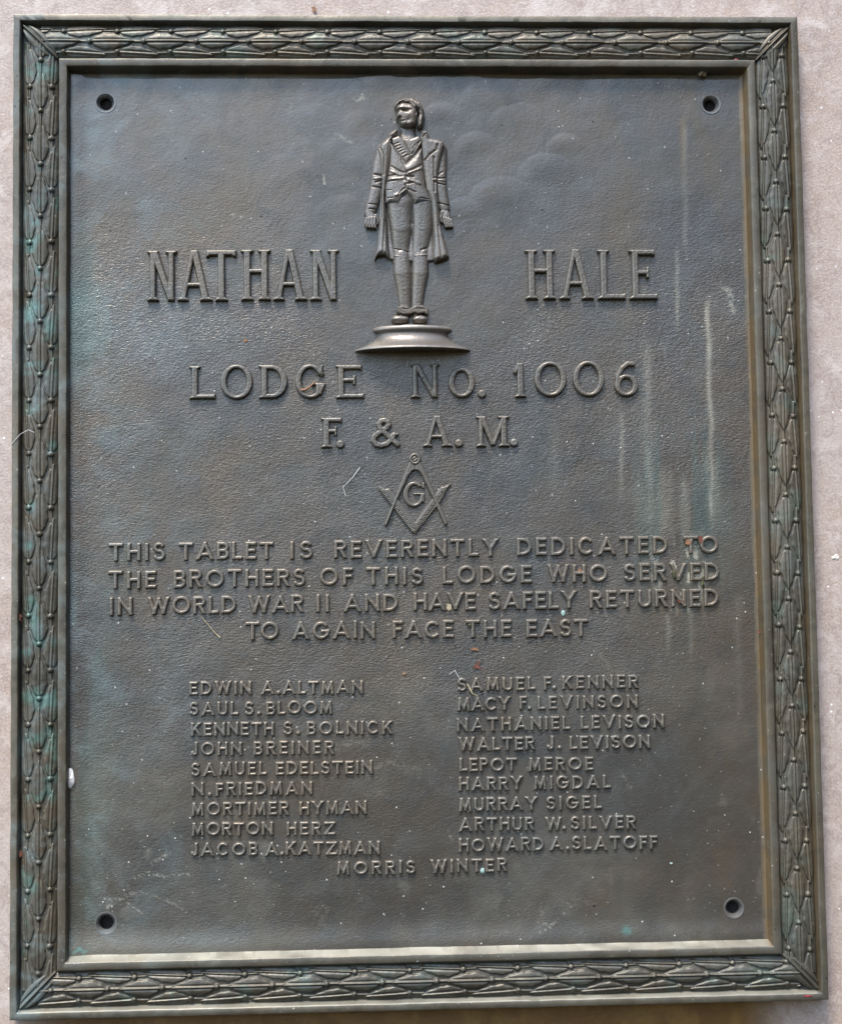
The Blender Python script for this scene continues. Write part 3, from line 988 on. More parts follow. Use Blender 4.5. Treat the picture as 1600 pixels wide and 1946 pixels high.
# lines of even-stroke capitals: (part name, cap height px, [(word, left, right)...], left base y, right base y, left x, right x)
TXT = [
    ('inscription_line', 33, [('THIS', 208, 314), ('TABLET', 341, 520), ('IS', 552, 594), ('REVERENTLY', 636, 947), ('DEDICATED', 983, 1268), ('TO', 1300, 1364)], 1066, 1051),
    ('inscription_line', 33, [('THE', 207, 297), ('BROTHERS', 331, 580), ('OF', 609, 671), ('THIS', 697, 804), ('LODGE', 842, 1010), ('WHO', 1041, 1154), ('SERVED', 1186, 1366)], 1119, 1102),
    ('inscription_line', 33, [('IN', 209, 252), ('WORLD', 282, 449), ('WAR', 473, 577), ('II', 602, 626), ('AND', 654, 756), ('HAVE', 787, 904), ('SAFELY', 929, 1096), ('RETURNED', 1121, 1365)], 1169, 1152),
    ('inscription_line', 33, [('TO', 468, 530), ('AGAIN', 556, 713), ('FACE', 747, 862), ('THE', 886, 972), ('EAST', 1001, 1117)], 1216, 1209),
    ('name_line', 25, [('EDWIN', 361, 478), ('A.ALTMAN', 497, 690)], 1321, 1318), ('name_line', 25, [('SAUL', 361, 453), ('S.', 466, 495), ('BLOOM', 507, 632)], 1360, 1357),
    ('name_line', 25, [('KENNETH', 364, 521), ('S.', 539, 570), ('BOLNICK', 584, 746)], 1399, 1395), ('name_line', 25, [('JOHN', 364, 460), ('BREINER', 483, 635)], 1436, 1433),
    ('name_line', 25, [('SAMUEL', 364, 507), ('EDELSTEIN', 525, 708)], 1475, 1471), ('name_line', 25, [('N.', 365, 402), ('FRIEDMAN', 411, 594)], 1513, 1510),
    ('name_line', 25, [('MORTIMER', 365, 549), ('HYMAN', 570, 697)], 1551, 1547), ('name_line', 25, [('MORTON', 365, 519), ('HERZ', 546, 637)], 1589, 1587),
    ('name_line', 25, [('JACOB', 364, 490), ('A.KATZMAN', 505, 722)], 1627, 1624), ('name_line', 25, [('MORRIS', 641, 789), ('WINTER', 819, 963)], 1663, 1656),
    ('name_line', 25, [('SAMUEL', 870, 1017), ('F.', 1034, 1056), ('KENNER', 1069, 1212)], 1314, 1307), ('name_line', 25, [('MACY', 870, 970), ('F.', 988, 1009), ('LEVINSON', 1022, 1212)], 1351, 1345),
    ('name_line', 25, [('NATHANIEL', 869, 1083), ('LEVISON', 1104, 1262)], 1390, 1383), ('name_line', 25, [('WALTER', 872, 1016), ('J.', 1040, 1066), ('LEVISON', 1083, 1235)], 1427, 1422),
    ('name_line', 25, [('LEPOT', 874, 982), ('MEROE', 1005, 1127)], 1466, 1464), ('name_line', 25, [('HARRY', 873, 993), ('MIGDAL', 1015, 1160)], 1503, 1498),
    ('name_line', 25, [('MURRAY', 873, 1021), ('SIGEL', 1039, 1143)], 1542, 1537), ('name_line', 25, [('ARTHUR', 873, 1015), ('W.', 1037, 1075), ('SILVER', 1085, 1208)], 1580, 1575),
    ('name_line', 25, [('HOWARD', 873, 1033), ('A.SLATOFF', 1046, 1249)], 1619, 1613),
]
for nm, cap, words_, yl, yr in TXT:
    parts = []
    xl0, xr0 = words_[0][1], words_[-1][2]
    for word, xl, xr in words_:
        yc = lambda x: yl + (yr - yl) * (x - xl0) / (xr0 - xl0)
        yf = PANEL_Y - 0.0016
        xa, za = at(xl, yc(xl), yf)
        xb, zb = at(xr, yc(xr), yf)
        _, zt = at(xl, yc(xl) - cap, yf)
        Hh = float(zt - za)
        tot = float(xb - xa)
        nat = [SANS_W[c] * Hh for c in word]
        n = len(word)
        gap = (tot - sum(nat)) / max(1, n - 1)
        lo, hi = 0.09 * Hh, 0.34 * Hh
        g2 = min(max(gap, lo), hi)
        sc = (tot - g2 * (n - 1)) / sum(nat)
        x = float(xa)
        w = Hh * (0.172 if cap > 30 else 0.182)
        for i, c in enumerate(word):
            Wd = nat[i] * (sc if c not in 'I.' else min(sc, 1.15))
            zc = float(za + (zb - za) * (x - xa) / tot)
            dz, dh = rng.normal(0, 0.00015), 1 + rng.normal(0, 0.012)
            parts.append(letter_relief(lambda X, Y, c=c, a=Wd, b=Hh * dh: sans_sdf(c, X, Y, a, b, w), x, zc + dz, Wd, Hh * dh, 0.0030 if cap > 30 else 0.0025, 0.00026, 0.0007))
            x += nat[i] * sc + g2
    v, f = join(parts)
    mesh_obj(nm, v, f, M_RAISED, root)

# ------------------------------------------------------------------ square and compasses emblem
def px_grid(x0, x1, y0, y1, step):
    n, m = int((x1 - x0) / step) + 1, int((y1 - y0) / step) + 1
    return np.meshgrid(np.linspace(x0, x1, n), np.linspace(y0, y1, m))


EU, EV = px_grid(705, 870, 850, 1030, 0.6)
EX, EZ = at(EU, EV, PANEL_Y - 0.001)
e8 = lambda pts: [(690 + a / 8.0, 850 + b / 8.0) for a, b in pts]


def px_relief(d, h, ramp=1.1, top=1.5):
    """height in metres from a pixel distance field"""
    side = np.clip((d + 0.6) / ramp, -1, 1)
    return h * (0.82 * side + 0.18 * np.where(side >= 1, np.clip((d - .5) / top, 0, 1), 0)) - 0.0001


sq = e8([(235, 585), (240, 650), (745, 1290), (795, 1318), (850, 1245), (1165, 850), (1340, 548), (1290, 570), (1235, 600), (1185, 600), (1095, 722), (798, 1135), (395, 622), (338, 634), (285, 605)])
d_sq = sd_poly(EU, EV, sq)
h_sq = px_relief(d_sq, 0.0026)
# graduation ticks along the outer edges
for p, q in ((e8([(240, 650)])[0], e8([(775, 1310)])[0]), (e8([(820, 1285)])[0], e8([(1320, 600)])[0])):
    L = math.hypot(q[0] - p[0], q[1] - p[1])
    ux, uy = (q[0] - p[0]) / L, (q[1] - p[1]) / L
    s_ = (EU - p[0]) * ux + (EV - p[1]) * uy
    t_ = np.abs((EU - p[0]) * -uy + (EV - p[1]) * ux)
    long_ = np.where(np.floor(s_ / 3.6) % 3 == 0, 7.0, 4.5)
    tick = np.exp(-((s_ % 3.6 - 1.8) / 0.7) ** 2) * (t_ < long_) * (t_ > 0.5)
    h_sq = np.where(h_sq > 0.0015, h_sq - 0.0009 * tick, h_sq)
v, f = relief(EX, EZ, h_sq)
emblem = mesh_obj("square_and_compasses", v, f, M_RAISED, root)
# (the square is the emblem's own mesh; the compasses and the letter lie over it)
hc = e8([(785, 180)])[0]
d_c = 11.5 - np.hypot(EU - hc[0], EV - hc[1])
legs = [([(700, 225), (790, 200), (800, 345), (745, 370), (690, 440), (520, 810), (360, 1185), (330, 1195), (335, 1150), (490, 745)]),
        ([(790, 200), (875, 225), (1092, 705), (1285, 1150), (1262, 1190), (1235, 1180), (1060, 790), (905, 450), (850, 370), (790, 345)])]
for pts in legs:
    d_c = np.maximum(d_c, sd_poly(EU, EV, e8(pts)))
h_c = px_relief(d_c, 0.0033)
rd = np.hypot(EU - hc[0], EV - hc[1])
h_c = np.where(rd < 11, h_c + 0.0007 * np.clip((11 - rd) / 1.5, 0, 1) - 0.0011 * np.exp(-((rd - 5.4) / 1.0) ** 2) - 0.0010 * np.exp(-(((EU - hc[0]) * .6 + (EV - hc[1]) * .8) / 0.9) ** 2) * (rd < 4.5), h_c)
v, f = relief(EX, EZ, h_c)
mesh_obj("compasses", v, f, M_RAISED, emblem)
gcx, gcy = 786.5, 939.5
o_ = sd_poly(EU, EV, ell(gcx, gcy, 20.5, 24.3, 0, 350, 36))
i_ = sd_poly(EU, EV, ell(gcx + 1, gcy, 11.5, 17.6, 0, 350, 36))
d_g = np.minimum(o_, -i_)
d_g = np.minimum(d_g, -sd_poly(EU, EV, [(793, 928), (812, 920), (812, 937), (793, 937)]))
d_g = np.maximum(d_g, sd_bar(EU, EV, (786, 938.5), (806, 938.5), 3.4, 0))
d_g = np.maximum(d_g, sd_bar(EU, EV, (803.5, 938), (803.5, 955), 6.5, 0))
d_g = np.maximum(d_g, sd_bar(EU, EV, (804.5, 917), (804.5, 928), 4, 0))
v, f = relief(EX, EZ, px_relief(d_g, 0.0024))
mesh_obj("letter_g", v, f, M_RAISED, emblem)

# ------------------------------------------------------------------ relief figure (heights in photograph pixels, 0.4 mm each)
GU, GV = px_grid(682, 868, 178, 622, 0.5)
GX, GZ = at(GU, GV, PANEL_Y - 0.006)
NEG = -3.0


def c1(*p):                                    # from the upper close-up
    return [(660 + a / 6.154, 170 + b / 6.154) for a, b in p]


def c2(*p):                                    # from the lower close-up
    return [(660 + a / 6.154, 420 + b / 6.154) for a, b in p]


def limb(pts, base=0.0, k=1.0):
    """tapered limb along (x, y, radius) points: a rounded relief"""
    h = np.full(GU.shape, NEG)
    for (xa, ya, ra), (xb, yb, rb) in zip(pts[:-1], pts[1:]):
        d, t = seg_d(GU, GV, (xa, ya), (xb, yb))
        r = ra + (rb - ra) * t
        h = np.maximum(h, np.where(d < r, base + 0.86 * k * r * np.clip(1 - (d / r) ** 3, 0, None) ** 0.5, NEG))
    return h


def puff(pts, Hh, rr, base=0.0):
    d = sd_poly(GU, GV, pts)
    q = np.clip(d / rr, 0, 1)
    return np.where(d > 0, base + Hh * np.sqrt(q * (2 - q)), NEG)


def cut(h, pts, w, dep):
    d = w / 2 - sd_path(GU, GV, pts, w)
    return np.where(h > 0, h - dep * np.exp(-(d / (w * .6)) ** 2), h)


def ridge(h, pts, w, a):
    return cut(h, pts, w, -a)


def blob(h, x, y, rx_, ry_, a):
    return np.where(h > NEG + .5, h + a * np.exp(-((GU - x) / rx_) ** 2 - ((GV - y) / ry_) ** 2), h)


# --- body: head, neck, chest, arms, hands and legs as one continuous mesh
face = puff(c1((572, 190), (640, 150), (760, 170), (820, 240), (815, 330), (800, 420), (740, 452), (650, 445), (618, 415), (612, 390), (604, 380), (606, 362), (590, 345), (574, 335), (582, 300), (580, 262), (566, 235)), 13, 10, 12)
face = blob(face, 757, 222, 3.0, 5.5, 4.5)            # nose
face = ridge(face, c1((600, 225), (592, 330)), 3.0, 1.8)
face = ridge(face, c1((568, 232), (600, 232), (640, 222), (740, 232)), 3.0, 0.9)   # brow
face = blob(face, 770, 212.0, 6.2, 2.5, -6.0)       # eye sockets
face = blob(face, 756.0, 213.5, 2.2, 2.6, -4.5)
face = blob(face, 770, 213.0, 2.2, 1.1, 1.6)
face = blob(face, 758.5, 226.5, 3.5, 1.6, -2.6)
face = cut(face, c1((612, 374), (662, 378)), 2.0, 3.0)   # mouth
face = blob(face, 760.5, 228.8, 3.2, 1.6, 1.0)
face = blob(face, 761, 234, 3.4, 1.5, 1.0)
face = blob(face, 764, 239, 4.5, 3.5, 1.6)            # chin
face = blob(face, 777, 220, 6, 5, 1.4)                # cheek bone
face = blob(face, 775, 231, 6, 4, -1.4)
face = blob(face, 793, 219, 3.2, 6, 2.6)              # ear
face = cut(face, c1((806, 260), (800, 310), (806, 345)), 1.4, 2.0)
neck = limb([(776, 232, 16), (775, 250, 16), (776, 268, 21)], -2, 0.85)
chest = puff(c1((520, 560), (870, 560), (880, 900), (975, 1310), (800, 1400), (600, 1400), (440, 1320), (480, 900)), 15, 34, 2)
legL = limb([(759, 385, 29), (763, 430, 23.5), (762, 470, 18.5), (763, 487, 17.5)], -6, 1.0)
legR = limb([(803, 385, 24), (803, 430, 20.5), (799, 470, 17), (799, 487, 16.5)], -5, 1.0)
calfL = limb([(763, 485, 17), (765, 516, 18.0), (768, 545, 15), (770, 580, 11.5), (770, 598, 11)], -2, 1.0)
calfR = limb([(799, 485, 16.5), (799, 516, 17), (796, 545, 14), (793, 580, 11.0), (794, 598, 11)], -2, 1.0)
handL = limb([(702, 402, 9), (706, 414, 10), (707, 420, 9)], 4, 1.0)
handR = limb([(844, 396, 7.5), (848, 408, 9), (852, 420, 8.5)], 4, 1.0)
fingers = np.full(GU.shape, NEG)
for i in range(4):                                     # curled fingers of the left-hand side, then the right
    fingers = np.maximum(fingers, limb([(697 + i * 5.2, 415 - i * .6, 2.9), (695.5 + i * 5.3, 424 + i * .6, 2.8), (698 + i * 5.2, 430 + i * .5, 2.4)], 12 + .8 * i, 1.2))
    fingers = np.maximum(fingers, limb([(843.5 + i * 4.4, 413 + i * 1.2, 2.6), (845 + i * 4.6, 423 + i * 1.0, 2.5), (848 + i * 4.1, 430 - i * .3, 2.1)], 12 - .7 * i, 1.2))
fingers = np.maximum(fingers, limb([(714, 408, 3), (719, 418, 2.7), (716, 425, 2.3)], 9, 1.1))
fingers = np.maximum(fingers, limb([(840, 402, 3), (837.5, 412, 2.7), (840, 420, 2.2)], 9, 1.1))
body = face
for q in (neck, chest, legL, legR, calfL, calfR, handL, handR, fingers):
    body = np.maximum(body, q)


def fig_part(name, h, parent, mat=None, jit=0.5):
    hh = np.where(h > 0, h + (fbm(GU * .35, GV * .35, 77, 2) - .5) * jit, h)
    v_, f_ = relief(GX, GZ, hh * PX, cell_any(h > -1))
    return mesh_obj(name, v_, f_, mat or M_FIG, parent)


figure = fig_part("relief_figure", body, root)

# --- hair
hair = puff(c1((552, 205), (560, 165), (600, 125), (680, 100), (770, 105), (850, 150), (900, 230), (908, 320), (890, 420), (860, 455), (822, 440), (818, 360), (838, 300), (826, 250), (795, 245), (770, 250), (745, 200), (720, 170), (650, 160), (600, 180), (575, 225)), 15, 11, 11)
hair = np.where(hair > 0, hair - 6 * sstep(795, 808, GU), hair)
for pts in (c1((600, 175), (660, 135), (760, 140), (830, 200)), c1((640, 150), (720, 118), (820, 160), (870, 260)), c1((790, 190), (850, 260), (870, 380)), c1((740, 150), (800, 200), (835, 245))):
    hair = cut(hair, pts, 1.5, 1.5)
fig_part("hair", hair, figure)

# --- shirt frill in the open neck
shirt = puff(c1((515, 575), (600, 545), (650, 570), (740, 580), (830, 545), (868, 590), (860, 650), (760, 790), (690, 868), (620, 790), (540, 670)), 4, 6, 15)
for i in range(6):
    shirt = cut(shirt, c1((535 + i * 26, 650 + i * 28), (600 + i * 20, 628 + i * 28)), 1.6, 1.6)
for i in range(4):
    shirt = cut(shirt, c1((770 + i * 22, 700 - i * 22), (790 + i * 20, 650 - i * 18)), 1.5, 1.4)
shirt = cut(shirt, c1((640, 570), (740, 760)), 2.5, 2.2)
shirt = cut(shirt, c1((850, 600), (760, 760)), 2.0, 2.0)
shirt = cut(shirt, c1((660, 800), (715, 765), (765, 800)), 1.5, 1.6)
fig_part("shirt_frill", shirt, figure)

# --- waistcoat
vest = puff(c1((505, 620), (640, 800), (690, 868), (765, 800), (868, 680), (885, 900), (915, 1140), (985, 1312), (790, 1342), (740, 1270), (692, 1218), (650, 1270), (604, 1348), (448, 1332), (445, 1150), (490, 900)), 8, 14, 13)
vest = np.where(vest > 0, vest + 2.0 * np.exp(-((GU - 770) / 28) ** 2), vest)
for pts, w_, d_ in ((c1((625, 830), (690, 970), (680, 1200)), 1.6, 2.2), (c1((515, 905), (600, 960), (680, 990)), 2.2, 2.4), (c1((860, 890), (770, 940), (690, 970)), 2.4, 2.6), (c1((470, 1015), (560, 1010)), 2.2, 2.4),
                    (c1((700, 1025), (770, 1030)), 3.0, 3.0), (c1((460, 1080), (560, 1075)), 2.0, 2.2), (c1((700, 1110), (770, 1100)), 2.4, 2.4), (c1((455, 1180), (515, 1185)), 1.4, 1.6), (c1((460, 1272), (530, 1275)), 1.6, 1.8),
                    (c1((700, 1170), (800, 1210)), 2.2, 2.2), (c1((600, 1230), (660, 1170)), 2.2, 2.0), (c1((860, 1275), (960, 1290)), 1.6, 1.8)):
    vest = cut(vest, pts, w_, d_)
for p in c1((675, 1000), (672, 1100)):
    vest = blob(vest, p[0], p[1], 2.4, 2.6, 2.4)
for pts in (c1((500, 960), (620, 1015)), c1((490, 1060), (650, 1050)), c1((720, 985), (870, 930)), c1((720, 1070), (850, 1110)), c1((560, 1250), (690, 1180))):
    vest = ridge(vest, pts, 4.0, 1.5)
fig_part("waistcoat", vest, figure)

# --- breeches
br = np.maximum(limb([(757, 380, 27), (763, 430, 24.5), (762, 468, 19.5), (763, 492, 18.5)], -5, 1.02), limb([(804, 380, 25), (803, 430, 21.5), (799, 468, 18), (799, 492, 17.5)], -4, 1.02))
br = np.where((GV > 372) & (GV < 501), br, NEG)
br = np.where((GV < 372 + 0.0 * GU), NEG, br)
for pts, w_, d_ in ((c1((690, 1240), (760, 1400), (770, 1560)), 2.5, 2.6), (c2((745, 0), (748, 330)), 2.6, 2.2), (c2((560, 320), (720, 360)), 2.0, 1.8), (c2((540, 450), (730, 460)), 2.2, 3.0), (c2((780, 440), (930, 440)), 2.0, 2.0),
                    (c2((790, 475), (930, 480)), 1.8, 2.0), (c2((870, 330), (970, 300)), 3.0, 2.0), (c2((610, 350), (740, 400)), 2.0, 1.8)):
    br = cut(br, pts, w_, d_)
for pts in (c2((520, 470), (730, 480)), c2((780, 500), (930, 500)), c2((560, 400), (720, 420)), c2((790, 400), (940, 390))):
    br = ridge(br, pts, 2.6, 1.6)
fig_part("breeches", br, figure)

# --- coat: two long panels, sleeves, collar
coatL = puff(c1((590, 450), (520, 490), (482, 520), (480, 555), (390, 632), (362, 690), (380, 800), (400, 1000), (400, 1100), (385, 1300), (375, 1500)) + c2((345, 260), (318, 452), (360, 400), (440, 395), (490, 432), (470, 260), (465, 100)) + c1((450, 1400), (440, 1250), (450, 1120), (485, 930), (512, 700), (520, 600), (590, 545)), 11, 9, 10)
coatR = puff(c1((870, 475), (925, 478), (958, 535), (965, 565), (1060, 580), (1125, 605), (1140, 660), (1100, 800), (1060, 1000), (1060, 1250), (1085, 1480)) + c2((1090, 20), (1150, 240), (1192, 420), (1120, 455), (1030, 480), (1000, 440), (1005, 200), (1000, 60)) + c1((985, 1400), (975, 1320), (925, 1180), (890, 950), (868, 640), (850, 560)), 11, 9, 10)
coat = np.maximum(coatL, coatR)
lining = puff(c1((440, 1300), (1000, 1300)) + c2((1010, 60), (1015, 455), (930, 470), (560, 470), (490, 435), (470, 260)), 5, 5, 2)
coat = np.maximum(coat, lining)
coat = np.where(coat > 0, coat - 2 * sstep(400, 440, GV) + 2.5 * sstep(450, 490, GV), coat)
slL = limb([(727, 282, 12), (720, 312, 12.5), (717, 340, 13), (714, 362, 13), (706, 392, 12.5), (703, 402, 11)], 1, 1.1)
slR = limb([(838, 282, 12.5), (838, 310, 12), (837, 338, 12.5), (839, 362, 12), (844, 386, 11.5), (845, 394, 11)], 1, 1.1)
coat = np.maximum(coat, np.maximum(slL, slR))
for pts, w_, d_ in ((c1((515, 590), (570, 560)), 2.0, 2.2), (c1((385, 690), (430, 780), (425, 1000)), 2.6, 3.2), (c1((1055, 650), (1040, 710), (960, 770), (905, 835)), 2.6, 3.0), (c1((1010, 800), (1020, 1200)), 2.8, 2.6),
                    (c1((320, 985), (400, 1000)), 2.6, 3.0), (c1((330, 1080), (410, 1060)), 2.2, 2.4), (c1((300, 1130), (400, 1150)), 2.6, 2.6), (c1((1015, 1035), (1140, 1030)), 1.8, 2.2), (c1((1015, 1085), (1150, 1110)), 2.0, 2.4), (c1((1030, 1060), (1130, 1070)), 1.6, 1.8),
                    (c1((250, 1330), (370, 1345)), 1.8, 2.4), (c1((1065, 1320), (1190, 1350)), 1.8, 2.4), (c1((1070, 1395), (1200, 1420)), 2.2, 2.8), (c1((260, 1390), (380, 1400)), 2.0, 2.4), (c1((1050, 1000), (1110, 960)), 2.0, 2.0),
                    (c1((470, 560), (500, 520)), 2.0, 2.4), (c1((880, 560), (920, 520), (950, 545)), 2.2, 3.0), (c1((905, 495), (915, 500)), 2.0, 2.0), (c2((440, 0), (420, 360)), 3.0, 1.6), (c2((1060, 60), (1100, 420)), 3.0, 1.6), (c1((400, 1100), (395, 1500)), 2.4, 2.8)):
    coat = cut(coat, pts, w_, d_)
for pts in (c1((505, 620), (480, 930), (440, 1180)), c1((872, 640), (892, 950), (930, 1180)), c1((310, 1040), (400, 1030)), c1((1010, 1060), (1145, 1060)), c1((490, 550), (590, 470)), c1((875, 500), (950, 560))):
    coat = ridge(coat, pts, 2.6, 1.6)
fig_part("coat", coat, figure)

# --- rope round the ankles, shoes
rope = np.full(GU.shape, NEG)
for pts in ([(758, 585), (766, 590), (778, 590), (790, 584), (802, 583), (811, 588)], [(757, 592), (768, 595), (780, 593), (792, 589), (804, 590), (811, 594)], [(757, 589), (770, 592), (781, 589), (795, 593), (810, 590)], [(758, 588), (764, 584), (774, 585)]):
    d = 3.2 - sd_path(GU, GV, pts, 6.4)
    rope = np.maximum(rope, np.where(d < 3.2, 15 + np.sqrt(np.clip(10.2 - d * d, 0, None)) * 1.4, NEG))
rope = np.where(rope > 0, rope + 0.9 * np.sin((GU * 0.9 + GV * 1.3) * 1.6), rope)
fig_part("rope", rope, figure)
for cx_, rx_ in ((761, 17.5), (798, 15.0)):
    sh_ = puff(ell(cx_, 606, rx_, 9.0, 0, 350, 30), 13, 8.5, 7)
    sh_ = np.where(GV > 613.5, NEG, sh_)
    sh_ = cut(sh_, [(cx_ - 16, 610.5), (cx_, 611.5), (cx_ + 16, 609.5)], 1.6, 2.0)
    sh_ = cut(sh_, [(cx_ - 5, 599), (cx_ + 2, 602), (cx_ + 9, 599)], 1.6, 1.6)
    fig_part("shoe", sh_, figure)

# --- turned pedestal under the feet: a half round, flattened
pcx, pzt = at(783.5, 622, PANEL_Y)
prof = [(0.0, 623), (60, 622.5), (72, 623.5), (75.5, 626.5), (75.8, 629.5), (73, 632.5), (68.5, 634.5), (67.5, 638), (70, 644), (76, 650), (86, 656), (99, 661.5), (108.5, 665), (110, 666.2), (110, 668.2), (107, 668.8), (0, 668.8)]
n = 65
vs, fs = [], []
for r_, py_ in prof:
    _, zz = at(783.5, py_, PANEL_Y)
    t = np.linspace(0, np.pi, n)
    vs.append(np.stack([pcx - r_ * PX * np.cos(t), PANEL_Y + 0.0012 - r_ * PX * 0.50 * np.sin(t), np.full(n, zz)], 1))
for k_ in range(len(prof) - 1):
    i = np.arange(n - 1)
    fs.append(np.stack([k_ * n + i, k_ * n + i + n, k_ * n + i + n + 1, k_ * n + i + 1], 1))
mesh_obj("pedestal", np.concatenate(vs), np.concatenate(fs), M_FIG, root, True, 50)


# ------------------------------------------------------------------ small debris lying on the plaque and the wall
def tube(path, rad, seg=8):
    """a tapering bent tube through 3-D points"""
    path = [Vector(p) for p in path]
    vs, fs = [], []
    for i, p in enumerate(path):
        d = (path[min(i + 1, len(path) - 1)] - path[max(i - 1, 0)]).normalized()
        a = d.cross(Vector((0.3, 1, 0.2))).normalized()
        b_ = d.cross(a)
        r_ = rad[i] if isinstance(rad, (list, tuple)) else rad
        for k_ in range(seg):
            q = 2 * math.pi * k_ / seg
            vs.append(p + a * (r_ * math.cos(q)) + b_ * (r_ * math.sin(q)))
    for i in range(len(path) - 1):
        for k_ in range(seg):
            fs.append((i * seg + k_, i * seg + (k_ + 1) % seg, (i + 1) * seg + (k_ + 1) % seg, (i + 1) * seg + k_))
    return np.array([tuple(q) for q in vs]), np.array(fs)


def flake(pts, th, curl, seed):
    """a thin curled leaf scrap from an outline (x, z in metres about its centre)"""
    r = np.random.default_rng(seed)
    n_, ring_ = len(pts), []
    fr = [1.0, 0.66, 0.33, 0.02]
    vs, fs = [], []
    for sgn in (-1, 1):
        for q in fr:
            for (x, z) in pts:
                x_, z_ = x * q, z * q
                vs.append((x_, sgn * th / 2 * (1 if q < 1 else .2) - curl * (x_ * x_ * 2 + z_ * x_) + r.normal(0, th * .2), z_))
    m = len(fr)
    for s in (0, 1):
        for a in range(m - 1):
            for i in range(n_):
                j = (i + 1) % n_
                q = [s * m * n_ + a * n_ + i, s * m * n_ + a * n_ + j, s * m * n_ + (a + 1) * n_ + j, s * m * n_ + (a + 1) * n_ + i]
                fs.append(q if s else q[::-1])
    for i in range(n_):
        j = (i + 1) % n_
        fs.append([i, j, m * n_ + j, m * n_ + i])
    return np.array(vs), np.array(fs)


def lump(rx_, ry_, rz_, seed, rough=0.25):
    r = np.random.default_rng(seed)
    n_, m = 18, 10
    vs, fs = [], []
    ph = r.uniform(0, 6.28, 6)
    for i in range(m + 1):
        th_ = math.pi * i / m
        for k_ in range(n_):
            q = 2 * math.pi * k_ / n_
            f_ = 1 + rough * (math.sin(3 * q + ph[0] + th_) * .5 + math.sin(5 * q + ph[1] - 2 * th_) * .3 + math.sin(4 * th_ + ph[2]) * .3)
            vs.append((rx_ * f_ * math.sin(th_) * math.cos(q), -ry_ * f_ * math.cos(th_), rz_ * f_ * math.sin(th_) * math.sin(q)))
    for i in range(m):
        for k_ in range(n_):
            fs.append((i * n_ + k_, i * n_ + (k_ + 1) % n_, (i + 1) * n_ + (k_ + 1) % n_, (i + 1) * n_ + k_))
    return np.array(vs), np.array(fs)


M_TWIG = plain("dry_stalk", (0.20, 0.098, 0.042), 0.6)
M_LEAF = plain("dry_leaf", (0.12, 0.038, 0.020), 0.65)
M_STRAW = plain("pale_straw", (0.30, 0.25, 0.15), 0.6)
M_DROP = plain("chalky_white", (0.74, 0.70, 0.64), 0.75, 0.12)
M_CHIP = plain("bare_stone_chip", (0.62, 0.55, 0.47), 0.8)
M_MOSS = plain("moss", (0.065, 0.065, 0.028), 0.9)
M_MUD = plain("dried_mud", (0.17, 0.12, 0.07), 0.9)
M_GREEN = plain("pale_green_drop", (0.24, 0.33, 0.29), 0.5, 0.15)
M_WEB = plain("web_thread", (0.55, 0.53, 0.48), 0.6, 0.1)
M_RED = plain("red_fleck", (0.20, 0.025, 0.025), 0.6)


def place(name, vf, mat, px, py, y, label, cat, group=None):
    x, z = at(px, py, y)
    o = mesh_obj(name, vf[0], vf[1], mat, None, True, 50)
    o.location = (float(x), y, float(z) + BASE_Z)
    return tag(o, label, cat, group)


def rel(pts, px, py, y):
    """photograph points with a height in mm, relative to the thing's own place"""
    x0, z0 = at(px, py, y)
    out = []
    for a, b, hmm in pts:
        x, z = at(a, b, y)
        out.append((float(x - x0), -hmm / 1e3, float(z - z0)))
    return out


YT = PANEL_Y - 0.0030
place("dry_stalk", tube(rel([(572, 742, .6), (580, 741, .9), (588, 736, 1.2), (596, 729, .8), (599, 727, .4)], 585, 737, YT), [.0011, .0010, .0006, .0005, .0003]), M_TWIG, 585, 737, YT, "curled orange brown dry stalk lying across the G of LODGE", "stalk")
place("leaf_scrap", flake([(-.0035, -.0012), (-.001, .0004), (.0012, .0042), (.0022, .0036), (.0014, .0002), (.0036, -.0034), (.0012, -.0022), (-.0012, -.002)], .0005, 60, 3), M_LEAF, 906, 1265, PANEL_Y - .0008, "red brown three pointed leaf scrap below the word THE", "leaf scrap")
place("leaf_scrap", flake([(-.003, .0008), (.0002, .0014), (.0030, .0002), (.0034, -.0012), (.0006, -.0006), (-.002, -.0006)], .0004, 40, 4), M_TWIG, 901, 1234, PANEL_Y - .0008, "small tan leaf scrap just above the red brown leaf scrap", "leaf scrap")
place("leaf_scrap", flake([(-.0022, .0032), (.0012, .0022), (.0022, .0002), (.0008, -.0004), (.0016, -.0036), (-.0004, -.002), (-.002, .001)], .0006, 80, 5), M_LEAF, 38, 1173, .0030, "rusty red leaf scrap caught in the left border of the plaque", "leaf scrap")
place("leaf_scrap", flake([(-.0014, .0024), (.0016, .0020), (.0018, -.0016), (0, -.003), (-.002, -.001)], .0006, 90, 6), M_STRAW, 853, 1153, PANEL_Y - .0026, "yellowish husk stuck under the A of HAVE", "leaf scrap")
place("leaf_scrap", flake([(-.0020, .0022), (.0012, .0026), (.0024, .0), (.0006, -.0018), (-.0022, -.0012)], .0006, 70, 7), M_TWIG, 1307, 1031, PANEL_Y - .0024, "light brown leaf scrap on the left arm of the T of TO", "leaf scrap")
place("leaf_scrap", flake([(-.0016, .0030), (.0014, .0022), (.0018, -.002), (-.0006, -.003), (-.002, 0)], .0006, 70, 8), M_LEAF, 1331, 1025, PANEL_Y - .0026, "reddish leaf scrap between the T and O of TO", "leaf scrap")
place("leaf_scrap", flake([(-.003, .0012), (0, .0018), (.003, .0004), (.002, -.0014), (-.001, -.0012)], .0005, 60, 9), M_LEAF, 1292, 1143, PANEL_Y - .0022, "dark red leaf scrap caught in the N of RETURNED", "leaf scrap")
